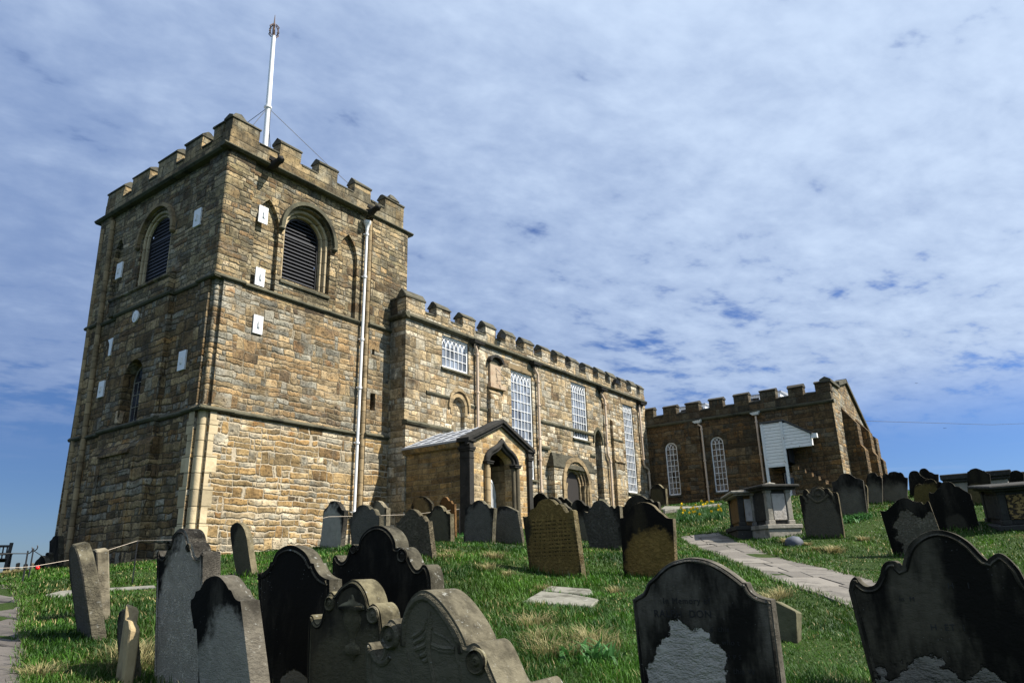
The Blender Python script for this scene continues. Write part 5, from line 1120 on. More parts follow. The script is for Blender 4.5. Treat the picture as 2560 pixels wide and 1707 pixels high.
HS['M20'] = headstone('K3', 17.6, [[(1640, 330), (1610, 165)], [(1610, 165), (1640, 158), (1660, 120), (1690, 85), (1740, 62), (1790, 65), (1838, 95)], [(1842, 98), (1870, 98), (1895, 122), (1918, 117), (1940, 125), (1952, 170)], [(1952, 170), (1960, 330)]], .14, SOOT2, 'black gravestone with tall arch and scrolls behind the ochre stained one')
HS['M21'] = headstone('N', 28.5, [[(1115, 1440), (1120, 1262)], [(1120, 1262), (1150, 1232), (1190, 1212), (1215, 1225), (1240, 1250), (1267, 1255)], [(1267, 1255), (1280, 1445)]], .2, hs_mat('dark_arch', (.035, .033, .026), (.012, .011, .01), (.5, .4), (.4, .45), (.075, .068, .045), top=(.3, .28, .2), spots=.2), 'dark arched gravestone in the corner of the nave and the lower east block')  # dark brown-grey stone with paler upper edges
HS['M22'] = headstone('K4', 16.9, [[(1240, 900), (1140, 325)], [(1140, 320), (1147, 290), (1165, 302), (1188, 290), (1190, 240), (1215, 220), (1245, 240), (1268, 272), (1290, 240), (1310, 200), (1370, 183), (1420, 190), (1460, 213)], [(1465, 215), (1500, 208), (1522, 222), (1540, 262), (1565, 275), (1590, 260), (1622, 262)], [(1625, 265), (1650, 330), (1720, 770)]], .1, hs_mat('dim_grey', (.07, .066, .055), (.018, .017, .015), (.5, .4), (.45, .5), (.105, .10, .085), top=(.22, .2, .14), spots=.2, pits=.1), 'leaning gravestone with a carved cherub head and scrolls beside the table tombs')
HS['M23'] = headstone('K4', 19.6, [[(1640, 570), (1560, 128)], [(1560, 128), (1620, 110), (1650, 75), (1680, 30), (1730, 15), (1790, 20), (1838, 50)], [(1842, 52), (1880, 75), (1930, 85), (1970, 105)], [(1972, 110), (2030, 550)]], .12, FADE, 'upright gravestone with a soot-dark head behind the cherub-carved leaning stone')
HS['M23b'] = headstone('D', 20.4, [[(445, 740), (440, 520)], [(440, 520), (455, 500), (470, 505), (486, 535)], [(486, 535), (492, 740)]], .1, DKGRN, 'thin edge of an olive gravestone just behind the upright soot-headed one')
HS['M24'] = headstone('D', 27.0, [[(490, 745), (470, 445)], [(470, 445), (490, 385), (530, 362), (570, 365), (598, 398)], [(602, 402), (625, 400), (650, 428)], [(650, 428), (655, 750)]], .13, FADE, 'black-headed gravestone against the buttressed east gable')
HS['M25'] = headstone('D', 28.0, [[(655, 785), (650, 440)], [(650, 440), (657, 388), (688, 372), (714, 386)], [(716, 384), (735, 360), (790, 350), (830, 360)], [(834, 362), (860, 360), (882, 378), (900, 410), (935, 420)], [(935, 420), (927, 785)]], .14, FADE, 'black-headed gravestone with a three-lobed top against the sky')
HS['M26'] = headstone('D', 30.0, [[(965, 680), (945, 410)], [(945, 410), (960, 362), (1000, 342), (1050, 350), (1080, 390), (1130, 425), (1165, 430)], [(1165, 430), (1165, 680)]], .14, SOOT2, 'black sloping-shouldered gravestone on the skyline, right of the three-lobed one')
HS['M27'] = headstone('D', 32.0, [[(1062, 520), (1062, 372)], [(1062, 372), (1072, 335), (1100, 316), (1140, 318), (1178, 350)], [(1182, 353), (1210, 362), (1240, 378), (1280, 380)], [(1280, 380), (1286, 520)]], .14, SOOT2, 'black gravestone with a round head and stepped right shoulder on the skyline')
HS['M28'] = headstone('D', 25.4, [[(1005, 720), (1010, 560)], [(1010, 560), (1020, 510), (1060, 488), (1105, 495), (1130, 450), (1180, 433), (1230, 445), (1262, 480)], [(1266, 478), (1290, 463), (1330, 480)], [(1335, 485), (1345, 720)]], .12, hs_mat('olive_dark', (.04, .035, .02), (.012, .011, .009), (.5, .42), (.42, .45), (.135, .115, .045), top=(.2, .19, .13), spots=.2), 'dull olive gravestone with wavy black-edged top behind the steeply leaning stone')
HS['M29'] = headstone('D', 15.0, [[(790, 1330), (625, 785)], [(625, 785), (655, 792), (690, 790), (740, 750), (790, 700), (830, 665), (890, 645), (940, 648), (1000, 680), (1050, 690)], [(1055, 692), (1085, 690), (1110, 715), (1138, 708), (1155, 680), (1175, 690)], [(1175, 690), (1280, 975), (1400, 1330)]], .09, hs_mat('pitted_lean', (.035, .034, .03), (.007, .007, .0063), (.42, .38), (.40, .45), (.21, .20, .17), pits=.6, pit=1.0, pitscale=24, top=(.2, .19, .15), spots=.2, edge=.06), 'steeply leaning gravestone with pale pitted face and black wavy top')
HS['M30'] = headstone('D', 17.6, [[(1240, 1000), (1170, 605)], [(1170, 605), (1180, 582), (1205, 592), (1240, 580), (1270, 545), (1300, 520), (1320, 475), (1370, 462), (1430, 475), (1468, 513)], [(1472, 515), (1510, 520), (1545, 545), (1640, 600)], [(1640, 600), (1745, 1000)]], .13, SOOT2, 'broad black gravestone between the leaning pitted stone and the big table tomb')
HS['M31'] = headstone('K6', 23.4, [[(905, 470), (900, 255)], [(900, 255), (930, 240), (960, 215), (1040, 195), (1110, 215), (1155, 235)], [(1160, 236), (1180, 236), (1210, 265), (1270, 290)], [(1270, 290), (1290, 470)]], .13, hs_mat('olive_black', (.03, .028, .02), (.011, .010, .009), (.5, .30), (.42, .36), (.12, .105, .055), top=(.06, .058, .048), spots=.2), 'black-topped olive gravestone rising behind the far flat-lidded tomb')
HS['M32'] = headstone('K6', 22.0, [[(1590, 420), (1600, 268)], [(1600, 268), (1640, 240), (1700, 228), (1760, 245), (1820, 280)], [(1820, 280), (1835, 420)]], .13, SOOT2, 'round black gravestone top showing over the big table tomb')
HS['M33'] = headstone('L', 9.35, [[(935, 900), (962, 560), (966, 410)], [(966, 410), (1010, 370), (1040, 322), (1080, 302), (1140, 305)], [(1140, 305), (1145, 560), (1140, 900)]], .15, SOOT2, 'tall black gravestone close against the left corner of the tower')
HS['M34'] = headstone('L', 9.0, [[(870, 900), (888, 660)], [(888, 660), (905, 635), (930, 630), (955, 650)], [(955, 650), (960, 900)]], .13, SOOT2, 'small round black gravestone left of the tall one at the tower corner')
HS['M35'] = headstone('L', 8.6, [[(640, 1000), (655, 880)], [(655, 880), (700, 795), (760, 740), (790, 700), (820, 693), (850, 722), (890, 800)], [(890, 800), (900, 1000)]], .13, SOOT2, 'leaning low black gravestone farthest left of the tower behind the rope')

# details of the nearest stones: scroll rosettes, carvings, lettering
def on_face(name, crop, pts, X):
    ox, oy, s = K[crop]; o = HS[name]
    return [(-(o.location.x-X), on_x(ox+x/s, oy+y/s, X).y-o.location.y, on_x(ox+x/s, oy+y/s, X).z-o.location.z) for x, y in pts]
def child(b, name, mat, o, smooth=45):
    c = b.build(name, mat, None, smooth=smooth); c.parent = o; return c
def rosette(name, crop, c, r, mat, d=.03):
    ox, oy, s = K[crop]; o = HS[name]; X = o.location.x-o.dimensions.x/2 if False else FACE[name]
    p = on_face(name, crop, [c, (c[0]+r[0], c[1]), (c[0], c[1]+r[1])], X); cy, cz = p[0][1], p[0][2]; R = (abs(p[1][1]-cy)+abs(p[2][2]-cz))/2; x0 = p[0][0]
    b = MB(); prof = [(R, 0), (R, -d*.7), (R*.86, -d), (R*.74, -d*.45), (R*.4, -d*.5), (R*.25, -d*1.0), (0.004, -d*1.05)]
    rg = [b.add([(x0+.004+dd, cy+rr*math.cos(2*math.pi*k/20), cz+rr*math.sin(2*math.pi*k/20)) for k in range(20)]) for rr, dd in prof]
    for i in range(len(rg)-1):
        for k in range(20): j = (k+1) % 20; b.face((rg[i]+k, rg[i]+j, rg[i+1]+j, rg[i+1]+k))
    child(b, 'scroll_rosette', mat, o)
FACE = {'S1': 3.35, 'S4': 4.4, 'S5': 3.35, 'S6': 2.45, 'S7': 4.2, 'S8': 5.0, 'M22': 16.9}
rosette('S6', 'K1', (800, 1040), (62, 130), LICH, .03); rosette('S6', 'K1', (1520, 1250), (75, 130), DARKO, .02)
rosette('S5', 'K1', (287, 765), (32, 75), DARKO, .02); rosette('S5', 'K1', (650, 860), (42, 85), LICH, .02)
rosette('S4', 'K1', (895, 360), (50, 55), SOOT2, .02); rosette('S4', 'K1', (490, 310), (30, 40), SOOT2, .02)
rosette('S1', 'K2', (395, 262), (22, 40), SOOT2, .02); rosette('S1', 'K2', (212, 240), (22, 40), SOOT2, .02)
def relief(name, crop, lines, r, mat, nm):
    b = MB(); o = HS[name]
    for L in lines:
        rr = L[0]; p = on_face(name, crop, catmull(L[1:], 5), FACE[name]); b.tube([(q[0]+.004, q[1], q[2]) for q in p], rr, 7)
    child(b, nm, mat, o)
relief('S6', 'K1', [(.010, (1115, 860), (1135, 900), (1130, 960), (1150, 970)), (.012, (1120, 830), (1125, 1000), (1120, 1200), (1160, 1430)), (.011, (1105, 900), (1060, 990), (980, 1050)), (.011, (1112, 930), (1080, 1040), (990, 1100)), (.012, (1115, 960), (1095, 1100), (1000, 1150)), (.012, (1118, 1000), (1100, 1170), (1040, 1210)), (.011, (1120, 1080), (1110, 1220), (1070, 1250)), (.012, (1140, 1110), (1220, 1140), (1335, 1150)), (.010, (1145, 1135), (1220, 1165), (1335, 1170)), (.008, (1160, 1010), (1260, 1060), (1330, 1130)), (.008, (1340, 1190), (1370, 1300), (1390, 1500)), (.008, (930, 1180), (970, 1300), (990, 1500))], .01, LICH, 'carved_drapery')
relief('S6', 'K1', [(.016, (900, 1120), (905, 960), (935, 840), (985, 760), (1050, 722), (1110, 730), (1175, 785), (1240, 870), (1310, 980), (1365, 1090), (1385, 1180))], .01, LICH, 'arch_moulding')
relief('S6', 'K1', [(.016, (640, 1700), (622, 1400), (616, 1200), (640, 1185), (680, 1248), (740, 1262), (790, 1210))], .01, LICH, 'border_moulding')
relief0 = lambda *a: None
relief0('S5', 'K1', [(.03, (470, 640), (465, 700)), (.035, (400, 800), (470, 820), (540, 800)), (.045, (430, 850), (470, 860), (520, 850)), (.05, (445, 900), (475, 910), (505, 900)), (.03, (475, 940), (478, 1060)), (.03, (430, 1100), (475, 1110), (520, 1100)), (.03, (440, 1180), (475, 1190), (510, 1180))], .02, DARKO, 'carved_urn')
relief('S5', 'K1', [(.012, (345, 800), (350, 720), (390, 655), (440, 620), (490, 615), (540, 660), (575, 740), (590, 830))], .01, DARKO, 'arch_moulding')
def urn(name, crop, rows, mat, nm):
    o = HS[name]; P = on_face(name, crop, [(x, y) for x, y, r in rows], FACE[name]); s = K[crop][2]
    b = MB(); rg = []
    for (x, y, r), p in zip(rows, P):
        R = r/s/FPX*np.hypot(FACE[name], p[1]+o.location.y)*1.9
        rg.append(b.add([(p[0]-.028*math.sin(math.pi*k/12)*(R/.08)**.5, p[1]+R*math.cos(math.pi*k/12), p[2]) for k in range(13)]))
    for i in range(len(rg)-1):
        for k in range(12): b.face((rg[i]+k, rg[i]+k+1, rg[i+1]+k+1, rg[i+1]+k))
    child(b, nm, mat, o, 60)
urn('S5', 'K1', [(470, 690, 6), (470, 720, 14), (470, 745, 20), (470, 765, 55), (470, 790, 80), (470, 815, 78), (470, 830, 50), (472, 850, 44), (474, 890, 52), (475, 950, 46), (476, 1010, 26), (476, 1060, 14), (476, 1100, 16), (476, 1120, 38), (476, 1160, 46), (477, 1185, 44), (478, 1200, 22), (480, 1240, 10)], DARKO, 'carved_urn')
relief('M22', 'K4', [(.03, (1320, 310), (1330, 250), (1390, 215), (1450, 250), (1470, 310)), (.03, (1240, 290), (1290, 340), (1370, 390), (1450, 360), (1520, 290)), (.055, (1385, 280), (1390, 310)), (.03, (1530, 250), (1580, 310), (1600, 400)), (.03, (1180, 310), (1220, 350), (1240, 400))], .02, hs_mat('dim_grey'), 'carved_cherub')
def letters(name, crop, rows, mat, X):
    ox, oy, s = K[crop]; o = HS[name]
    for txt, x, y, hpx in rows:
        cu = bpy.data.curves.new('lettering', 'FONT'); cu.body = txt; p0 = on_x(ox+x/s, oy+y/s, X); p1 = on_x(ox+x/s, oy+(y-hpx)/s, X)
        cu.size = (p1.z-p0.z)*1.38; cu.extrude = .0012; cu.space_character = 1.12
        t_ = bpy.data.objects.new('lettering', cu); COL.objects.link(t_); bpy.context.view_layer.update()
        me = bpy.data.meshes.new_from_object(t_); bpy.data.objects.remove(t_)
        ob = bpy.data.objects.new('lettering', me); COL.objects.link(ob); me.materials.clear(); me.materials.append(mat)
        ob.parent = o; ob.matrix_local = Matrix(((0, 0, -1, X-o.location.x-.0015), (-1, 0, 0, p0.y-o.location.y), (0, 1, 0, p0.z-o.location.z), (0, 0, 0, 1)))
LET = plain('worn_lettering', (.009, .009, .0085), .9, 0, .2, 9, 0)
letters('S7', 'Cc', [('In Memory of', 350, 683, 34), ('RALPH  DON', 300, 756, 40), ('d  this', 610, 838, 30), ('who t', 676, 912, 30), ('  A P S', 684, 990, 26), ('this W', 740, 1072, 32)], LET, 4.2)
letters('S8', 'Cc', [('H    I', 1930, 600, 34), ('In  M', 1660, 670, 26), ('H  ET  i', 1835, 830, 36)], plain('faint_lettering', (.02, .02, .018), .9, 0, .2, 9, 0), 5.0)

# ------------------------------------------------------------------ table tombs
FOOT = []                                   # footprints kept free of grass
def tomb(px, py, rz, L, Wd, hb, hp, mats, label, dirs=(1, 1), panel='tomb_panel', sink=.3, tilt=0):
    """px,py: pixel of the near foot corner; L along local x, Wd along local y"""
    g = ground_hit(px, py); o = empty('table_tomb', (g.x, g.y, g.z), label, 'tomb', 'table tombs', rz)
    if tilt: o.rotation_euler = (Matrix.Rotation(tilt, 3, 'Y') @ Matrix.Rotation(rz, 3, 'Z')).to_euler()
    def fin(b, nm, mat, bev=.012):
        c = b.build(nm, mat, None, bevel=bev); c.parent = o; return c
    F = Fr((0, 0, 0), (1, 0, 0), (0, 1, 0)); sx, sy = dirs
    def bx(b, a0, a1, c0, c1, z0, z1): b.box(F, min(sx*a0, sx*a1), max(sx*a0, sx*a1), min(sy*c0, sy*c1), max(sy*c0, sy*c1), z0, z1)
    b = MB(); bx(b, 0, L, 0, Wd, -sink, hp-.1); bx(b, -.03, L+.03, -.03, Wd+.03, hp-.1, hp); fin(b, 'plinth', mats[0])
    b = MB(); bx(b, .14, L-.14, .14, Wd-.14, hp+.002, hp+hb); body = fin(b, 'chest', mats[1])
    for q, (a0, a1, c0, c1) in enumerate(((.25, L-.25, .115, .138), (.25, L-.25, Wd-.138, Wd-.115), (.115, .138, .25, Wd-.25), (L-.138, L-.115, .25, Wd-.25))):
        b = MB(); bx(b, a0, a1, c0, c1, hp+.10, hp+hb-.08); c = fin(b, 'side_panel', M[panel] if q < 2 else mats[2])
    for a, c in ((.10, .10), (L-.23, .10), (.10, Wd-.23), (L-.23, Wd-.23)):
        b = MB(); bx(b, a, a+.13, c, c+.13, hp+.10, hp+hb-.06); bx(b, a-.02, a+.15, c-.02, c+.15, hp+.003, hp+.10); bx(b, a-.015, a+.145, c-.015, c+.145, hp+hb-.06, hp+hb); fin(b, 'corner_pier', mats[0])
    b = MB(); z = hp+hb+.002
    bx(b, 0, L, 0, Wd, z, z+.05); bx(b, -.07, L+.07, -.07, Wd+.07, z+.05, z+.12); fin(b, 'lid', mats[3], .02)
    ca, sa = math.cos(rz), math.sin(rz)
    FOOT.append(np.array([(g.x+ca*x-sa*y, g.y+sa*x+ca*y) for x, y in ((0, 0), (sx*L, 0), (sx*L, sy*Wd), (0, sy*Wd))])); return o
td, tp, tb, tk = M['tomb_dark'], M['tomb'], M['tomb_brown'], M['coping']
tomb(1847, 1350, rad(-62), .82, 1.75, .72, .34, (td, tb, tb, M['tomb']), 'brown sided table tomb with a pale pitted front panel at the path edge', dirs=(1, 1), panel='tomb_panel')
tomb(1925, 1348, rad(-44), .84, 1.02, .80, .34, (tp, td, td, M['tomb_dark']), 'taller table tomb with a pale mottled front panel, right of the brown sided one', dirs=(1, 1))
tomb(2503, 1328, rad(-72), 1.9, 1.3, .66, .10, (td, td, td, M['tomb_dark']), 'big dark table tomb with a honeycombed orange panel at the right edge', dirs=(1, 1), panel='honey', tilt=rad(-6))
def far_tomb(px, py, X, w, d_, h, label):
    p = on_x(px, py, X); g = th(X, p.y); o = empty('table_tomb', (X, p.y, g), label, 'tomb', 'table tombs')
    F = Fr((0, 0, 0), (1, 0, 0), (0, -1, 0)); H = p.z-g
    for nm, bxs, mt in (('lid', [(0, d_, 0, w, H-.16, H), (.05, d_-.05, .05, w-.05, H-.24, H-.16)], M['tomb_dark']), ('chest', [(.12, d_-.12, .12, w-.12, -.2, H-.24)], M['tomb'] if 'pale' in label else M['tomb_dark'])):
        b = MB()
        for a0, a1, c0, c1, z0, z1 in bxs: b.box(F, a0, a1, c0, c1, z0, z1)
        c = b.build(nm, mt, None, bevel=.02); c.parent = o
far_tomb(2348, 1187, 24.5, 1.75, 1.0, 1, 'far black lidded table tomb with pale side panel before the olive gravestone')
far_tomb(2474, 1185, 25.5, 1.6, 1.0, 1, 'far black lidded table tomb cut off by the right edge of the view')
# ------------------------------------------------------------------ flat slabs
def slab(pxs, hgt, label, mat, name='ledger_slab', up=.05, sink=.12):
    up = up*.6
    q = [ground_hit(*p) for p in pxs]; z = sum(p.z for p in q)/len(q); nrm = None
    c = sum((Vector(p) for p in q), Vector())/len(q); c.z = th(c.x, c.y)
    b = MB(); b.loops([(p.x, p.y, p.z-sink) for p in q], [(p.x, p.y, p.z+up) for p in q])
    o = b.build(name, mat, None, bevel=.012, origin=tuple(c)); tag(o, label, 'grave slab', 'flat grave slabs'); FOOT.append(np.array([(p.x, p.y) for p in q])); return o
SL = weathered('slab_stone', (.13, .125, .095), (.25, .24, .2), (.05, .047, .033), .7, sc=3.2, spots=(.42, .41, .38))
Bc = lambda x, y: (750+x/2.4758, 1200+y/2.4758)
slab([Bc(1375, 768), Bc(1492, 700), Bc(1700, 724), Bc(1850, 752), Bc(1800, 800)], .1, 'front half of the cracked lichen-whitened slab lying in the grass', SL)
slab([Bc(1498, 694), Bc(1548, 668), Bc(1800, 688), Bc(1815, 715), Bc(1730, 722)], .1, 'rear half of the cracked slab, half overgrown by grass', SL)
slab([(104, 1491), (150, 1479), (207, 1474), (300, 1470), (386, 1465), (392, 1470), (300, 1477), (205, 1485), (150, 1496)], .1, 'long flat pale stone in the grass at the left behind the thin leaning stones', SL, up=.03)
slab([(1652, 1277), (1662, 1269), (1730, 1270), (1722, 1276)], .1, 'low flat ledger by the east wall above the daffodils', SL, up=.12)
def broken_stone(px0, px1, ytop, ybase, X, t, label, mat, prof):
    a = on_x(px0, ybase, X); b_ = on_x(px1, ybase, X)
    return None
# stones seen edge-on at the left, leaning
def edge_stone(base_px, top_px, wpx, dist, wid, label, mat, crown=.12, lean_back=0):
    v = ray(*base_px); h = math.hypot(v.x, v.y); P0 = v*(dist/h); w = ray(*top_px); h2 = math.hypot(w.x, w.y); P1 = w*(dist/h2)
    t = wpx/FPX*dist*1.06; zb = th(P0.x, P0.y); ax = (P1-P0); L = ax.length; up = ax.normalized()
    side = Vector((.23, .973, 0)); side = (side-up*side.dot(up)).normalized(); dp = up.cross(side).normalized()
    if dp.x > 0: dp = -dp
    prof = [(0, -.35), (0, L-crown*1.6), (wid*.10, L-crown*.75), (wid*.26, L-crown*.15), (wid*.5, L), (wid*.74, L-crown*.15), (wid*.9, L-crown*.75), (wid, L-crown*1.6), (wid, -.35)]
    b = MB(); A = [P0+side*a+up*z+dp*(t/2) for a, z in prof]; B = [P0+side*a+up*z-dp*(t/2) for a, z in prof]
    b.loops(A, B); o = b.build('headstone', mat, None, smooth=30, bevel=.012, origin=tuple(P0)); return tag(o, label, 'gravestone', 'old carved gravestones')
edge_stone((248, 1597), (213, 1349), 27, 8.6, .62, 'tall slab seen edge-on with bright top, leaning far to the left', MIDG, .2)
edge_stone((260, 1522), (257, 1367), 22, 10.2, .6, 'thinner edge-on slab close behind the tall leaning one', PALE, .03)
edge_stone((340, 1645), (331, 1519), 17, 7.0, .42, 'low round-topped dark slab seen edge-on beside a sandy broken one', MIDG, .12)
b = MB(); v = ray(312, 1655); P0 = v*(6.8/math.hypot(v.x, v.y)); z0 = P0.z
sp = Vector((.27, .963, 0)); dq = Vector((.963, -.27, 0))
pr_ = [(0, -.3), (0, .24), (.05, .30), (.12, .32), (.16, .40), (.20, .43), (.24, .38), (.26, .25), (.26, -.3)]
b.loops([P0+sp*a+Vector((0, 0, z)) for a, z in pr_], [P0+sp*a*1.0+dq*.085+Vector((0, 0, z-.03)) for a, z in pr_])
tag(b.build('headstone', weathered('sandy_broken', (.3, .22, .11), (.42, .33, .19), (.10, .075, .04), .5, sc=3), None, bevel=.012, jitter=.01, origin=tuple(P0)), 'sandy broken stub of a gravestone with a jagged top', 'gravestone', 'old carved gravestones')
# broken stub behind the lettered stone
b = MB(); g = ground_hit(1968, 1604); X = g.x
pr_ = [on_x(*Cc(x, y), X) for x, y in ((940, 960), (950, 700), (975, 668), (1030, 695), (1085, 725), (1092, 740), (1092, 900), (1085, 960))]
b.loops([(X, p.y, p.z) for p in pr_], [(X+.16, p.y-.0, p.z-.02) for p in pr_])
tag(b.build('headstone', weathered('olive_broken', (.07, .066, .035), (.15, .138, .08), (.025, .023, .015), .5, sc=3), None, bevel=.014, jitter=.008, origin=(X, g.y, g.z)), 'short broken olive stone standing behind the lettered black gravestone', 'gravestone', 'old carved gravestones')
# small obelisk top behind the tomb
p = on_x(1926, 1222, 21.0); g = th(21, p.y); b = MB(); b.lathe((21, p.y, g), [(.13, -.1), (.13, .9), (.16, 1.0), (.12, 1.02), (.10, p.z-g+.05), (.07, p.z-g+.16), (.01, p.z-g+.2)], 8)
tag(b.build('grave_finial', M['tomb'], None, smooth=30, origin=(21, p.y, g)), 'pointed grey grave finial peeping over the taller table tomb', 'grave marker')
# boulder in the grass by the path
g = ground_hit(1986, 1362); b = MB(); b.lathe((g.x, g.y, g.z), [(.17, -.06), (.19, .03), (.17, .10), (.11, .155), (.03, .175)], 12)
tag(b.build('boulder', M['boulder'], None, smooth=60, jitter=.012, origin=tuple(g)), 'smooth slate-blue boulder in the grass near the path', 'boulder')
# kerb behind the daffodils
b = MB(); p0, p1 = ground_hit(1662, 1283), ground_hit(1806, 1266)
dv = (p1-p0).normalized(); nv = Vector((-dv.y, dv.x, 0)); 
b.hexa([tuple(q+Vector((0, 0, z))) for z in (-.2, .13) for q in (p0, p1, p1+nv*.14, p0+nv*.14)])
tag(b.build('grave_kerb', M['tomb'], None, bevel=.015, origin=tuple(p0)), 'low stone kerb running behind the daffodil bank', 'kerb')

# ------------------------------------------------------------------ left edge: bench, posts, rope
def at_dist(px, py, dist): v = ray(px, py); return v*(dist/math.hypot(v.x, v.y))
pr0 = at_dist(10, 1441, 24.0); zb = th(pr0.x, pr0.y)
bench = empty('park_bench', (pr0.x, pr0.y, zb), 'dark slatted wooden bench cut off by the left edge', 'bench', rz=rad(-28))
F = Fr((0, 0, 0), (1, 0, 0), (0, -1, 0))
def bpart(b, nm): c = b.build(nm, M['bench_wood'], None, bevel=.006); c.parent = bench; return c
Hs = .62
b = MB(); b.hexa([(-1.5, .02, .34), (0, .02, .34), (0, -.02, .34), (-1.5, -.02, .34), (-1.5, -.10, .40), (0, -.10, .40), (0, -.14, .40), (-1.5, -.14, .40)])
for z in (.36, .50, .70): b.box(F, -1.5, 0.02, .02-(z-.36)*.0, .06, z, z+.06)
for k in range(17): x = -1.46+k*.088; b.box(F, x, x+.035, .03, .05, .38, .73)
bpart(b, 'backrest')
for x in (-1.5, -.02):
    b = MB(); b.hexa([(x-.03, -.02, -.1), (x+.04, -.02, -.1), (x+.04, -.09, -.1), (x-.03, -.09, -.1), (x+.02, .02, .82), (x+.10, .02, .82), (x+.10, -.06, .82), (x+.02, -.06, .82)]); bpart(b, 'leg')
    b = MB(); b.box(F, x-.02, x+.04, -.55, -.48, -.1, .55); bpart(b, 'leg')
    b = MB(); b.box(F, x-.03, x+.05, -.55, .0, .52, .56); bpart(b, 'armrest')
b = MB()
for k in range(5): b.box(F, -1.5, .02, -.5+k*.1, -.42+k*.1, .33, .36)
bpart(b, 'seat')
def at_z(px, py, X): return on_x(px, py, X)
def iron_post(px, ytop, ybase, dist, label):
    t = at_dist(px, ytop, dist); g = th(t.x, t.y); b = MB(); b.tube([(t.x, t.y, g-.2), (t.x, t.y, t.z)], .014, 6)
    pts = [Vector((t.x, t.y, t.z-.05))+Vector((.82, -.57, 0))*(.07*math.sin(a)*s)+Vector((0, 0, .07-.07*math.cos(a))) for s in (1,) for a in np.linspace(0, 2.2, 8)]
    b.tube(pts, .011, 5); o = b.build('rope_post', M['black_iron'], None, origin=(t.x, t.y, g)); tag(o, label, 'post', 'thin iron rope posts'); return t
t1 = iron_post(70, 1376, 1450, 16.5, 'thin iron post with hooked top holding the dark wire, nearer the bench')
t2 = iron_post(84, 1370, 1416, 18.0, 'thin iron post with curled hook beside the black stones at the tower')
for i, (px, yt, yb, ds, lab) in enumerate(((46, 1408, 1430, 25, 'tallest weathered wooden stake in the rough grass beyond the bench'), (64, 1414, 1436, 24, 'middle weathered wooden stake close to the iron post'), (79, 1421, 1432, 23, 'shortest wooden stake next to the black stones'))):
    t = at_dist(px, yt, ds); g = th(t.x, t.y); b = MB(); r = .05 if i < 2 else .04
    b.lathe((t.x, t.y, g), [(r, -.3), (r, max(.2, t.z-g)), (r*.5, max(.2, t.z-g)+.02)], 7); tag(b.build('wooden_stake', M['post_wood'], None, jitter=.006, origin=(t.x, t.y, g)), lab, 'stake', 'weathered wooden stakes')
b = MB(); e0 = at_dist(-60, 1390, 15.5); b.tube([e0, at_dist(20, 1383, 16), t1-Vector((0, 0, .05))], .009, 5); b.tube([t2-Vector((0, 0, .04)), at_dist(97, 1384, 18.4), at_dist(112, 1393, 18.8)], .008, 5)
tag(b.build('dark_wire', M['wire'], None, origin=tuple(t1)), 'dark sagging wire strung between the hooked iron posts', 'wire')
b = MB(); b.tube([at_dist(-40, 1421, 12), at_dist(48, 1418, 12.5), at_dist(84, 1415, 13), at_dist(192, 1396, 13.4), at_dist(240, 1384, 13.6), at_dist(344, 1351, 14.2), at_dist(432, 1349, 13.6), at_dist(520, 1352, 13)], .0038, 5)
tag(b.build('boundary_rope', M['rope'], None, origin=tuple(at_dist(84, 1415, 13))), 'thin pale rope sloping past the leaning slabs below the tower', 'rope')
b = MB(); b.tube([at_dist(785, 1300, 14.0), at_dist(822, 1291, 14.2), at_dist(868, 1290, 14.6), at_dist(950, 1288, 15.6), at_dist(1008, 1286, 16.4), at_dist(1060, 1282, 18), at_dist(1125, 1275, 20), at_dist(1148, 1272, 20.8)], .0038, 5)
tag(b.build('boundary_rope', M['rope'], None, origin=tuple(at_dist(950, 1288, 15.6))), 'thin pale rope strung behind the gravestones to the porch', 'rope')
for px, yt, ds, lab in ((344, 1351, 14.2, 'thin iron pin carrying the pale rope below the west wall'), (1149, 1271, 20.8, 'thin iron pin ending the pale rope at the porch')):
    t = at_dist(px, yt, ds); g = th(t.x, t.y); b = MB(); b.tube([(t.x, t.y, g-.2), t], .011, 5); tag(b.build('rope_pin', M['black_iron'], None, origin=(t.x, t.y, g)), lab, 'rope pin')
t = at_dist(94, 1419, 13.05); b = MB(); b.lathe(t, [(.004, -.032), (.022, -.024), (.032, 0), (.022, .024), (.004, .032)], 10)
tag(b.build('rope_float', M['red'], None, smooth=60, origin=tuple(t)), 'small bright red ball hanging on the pale rope', 'marker ball')
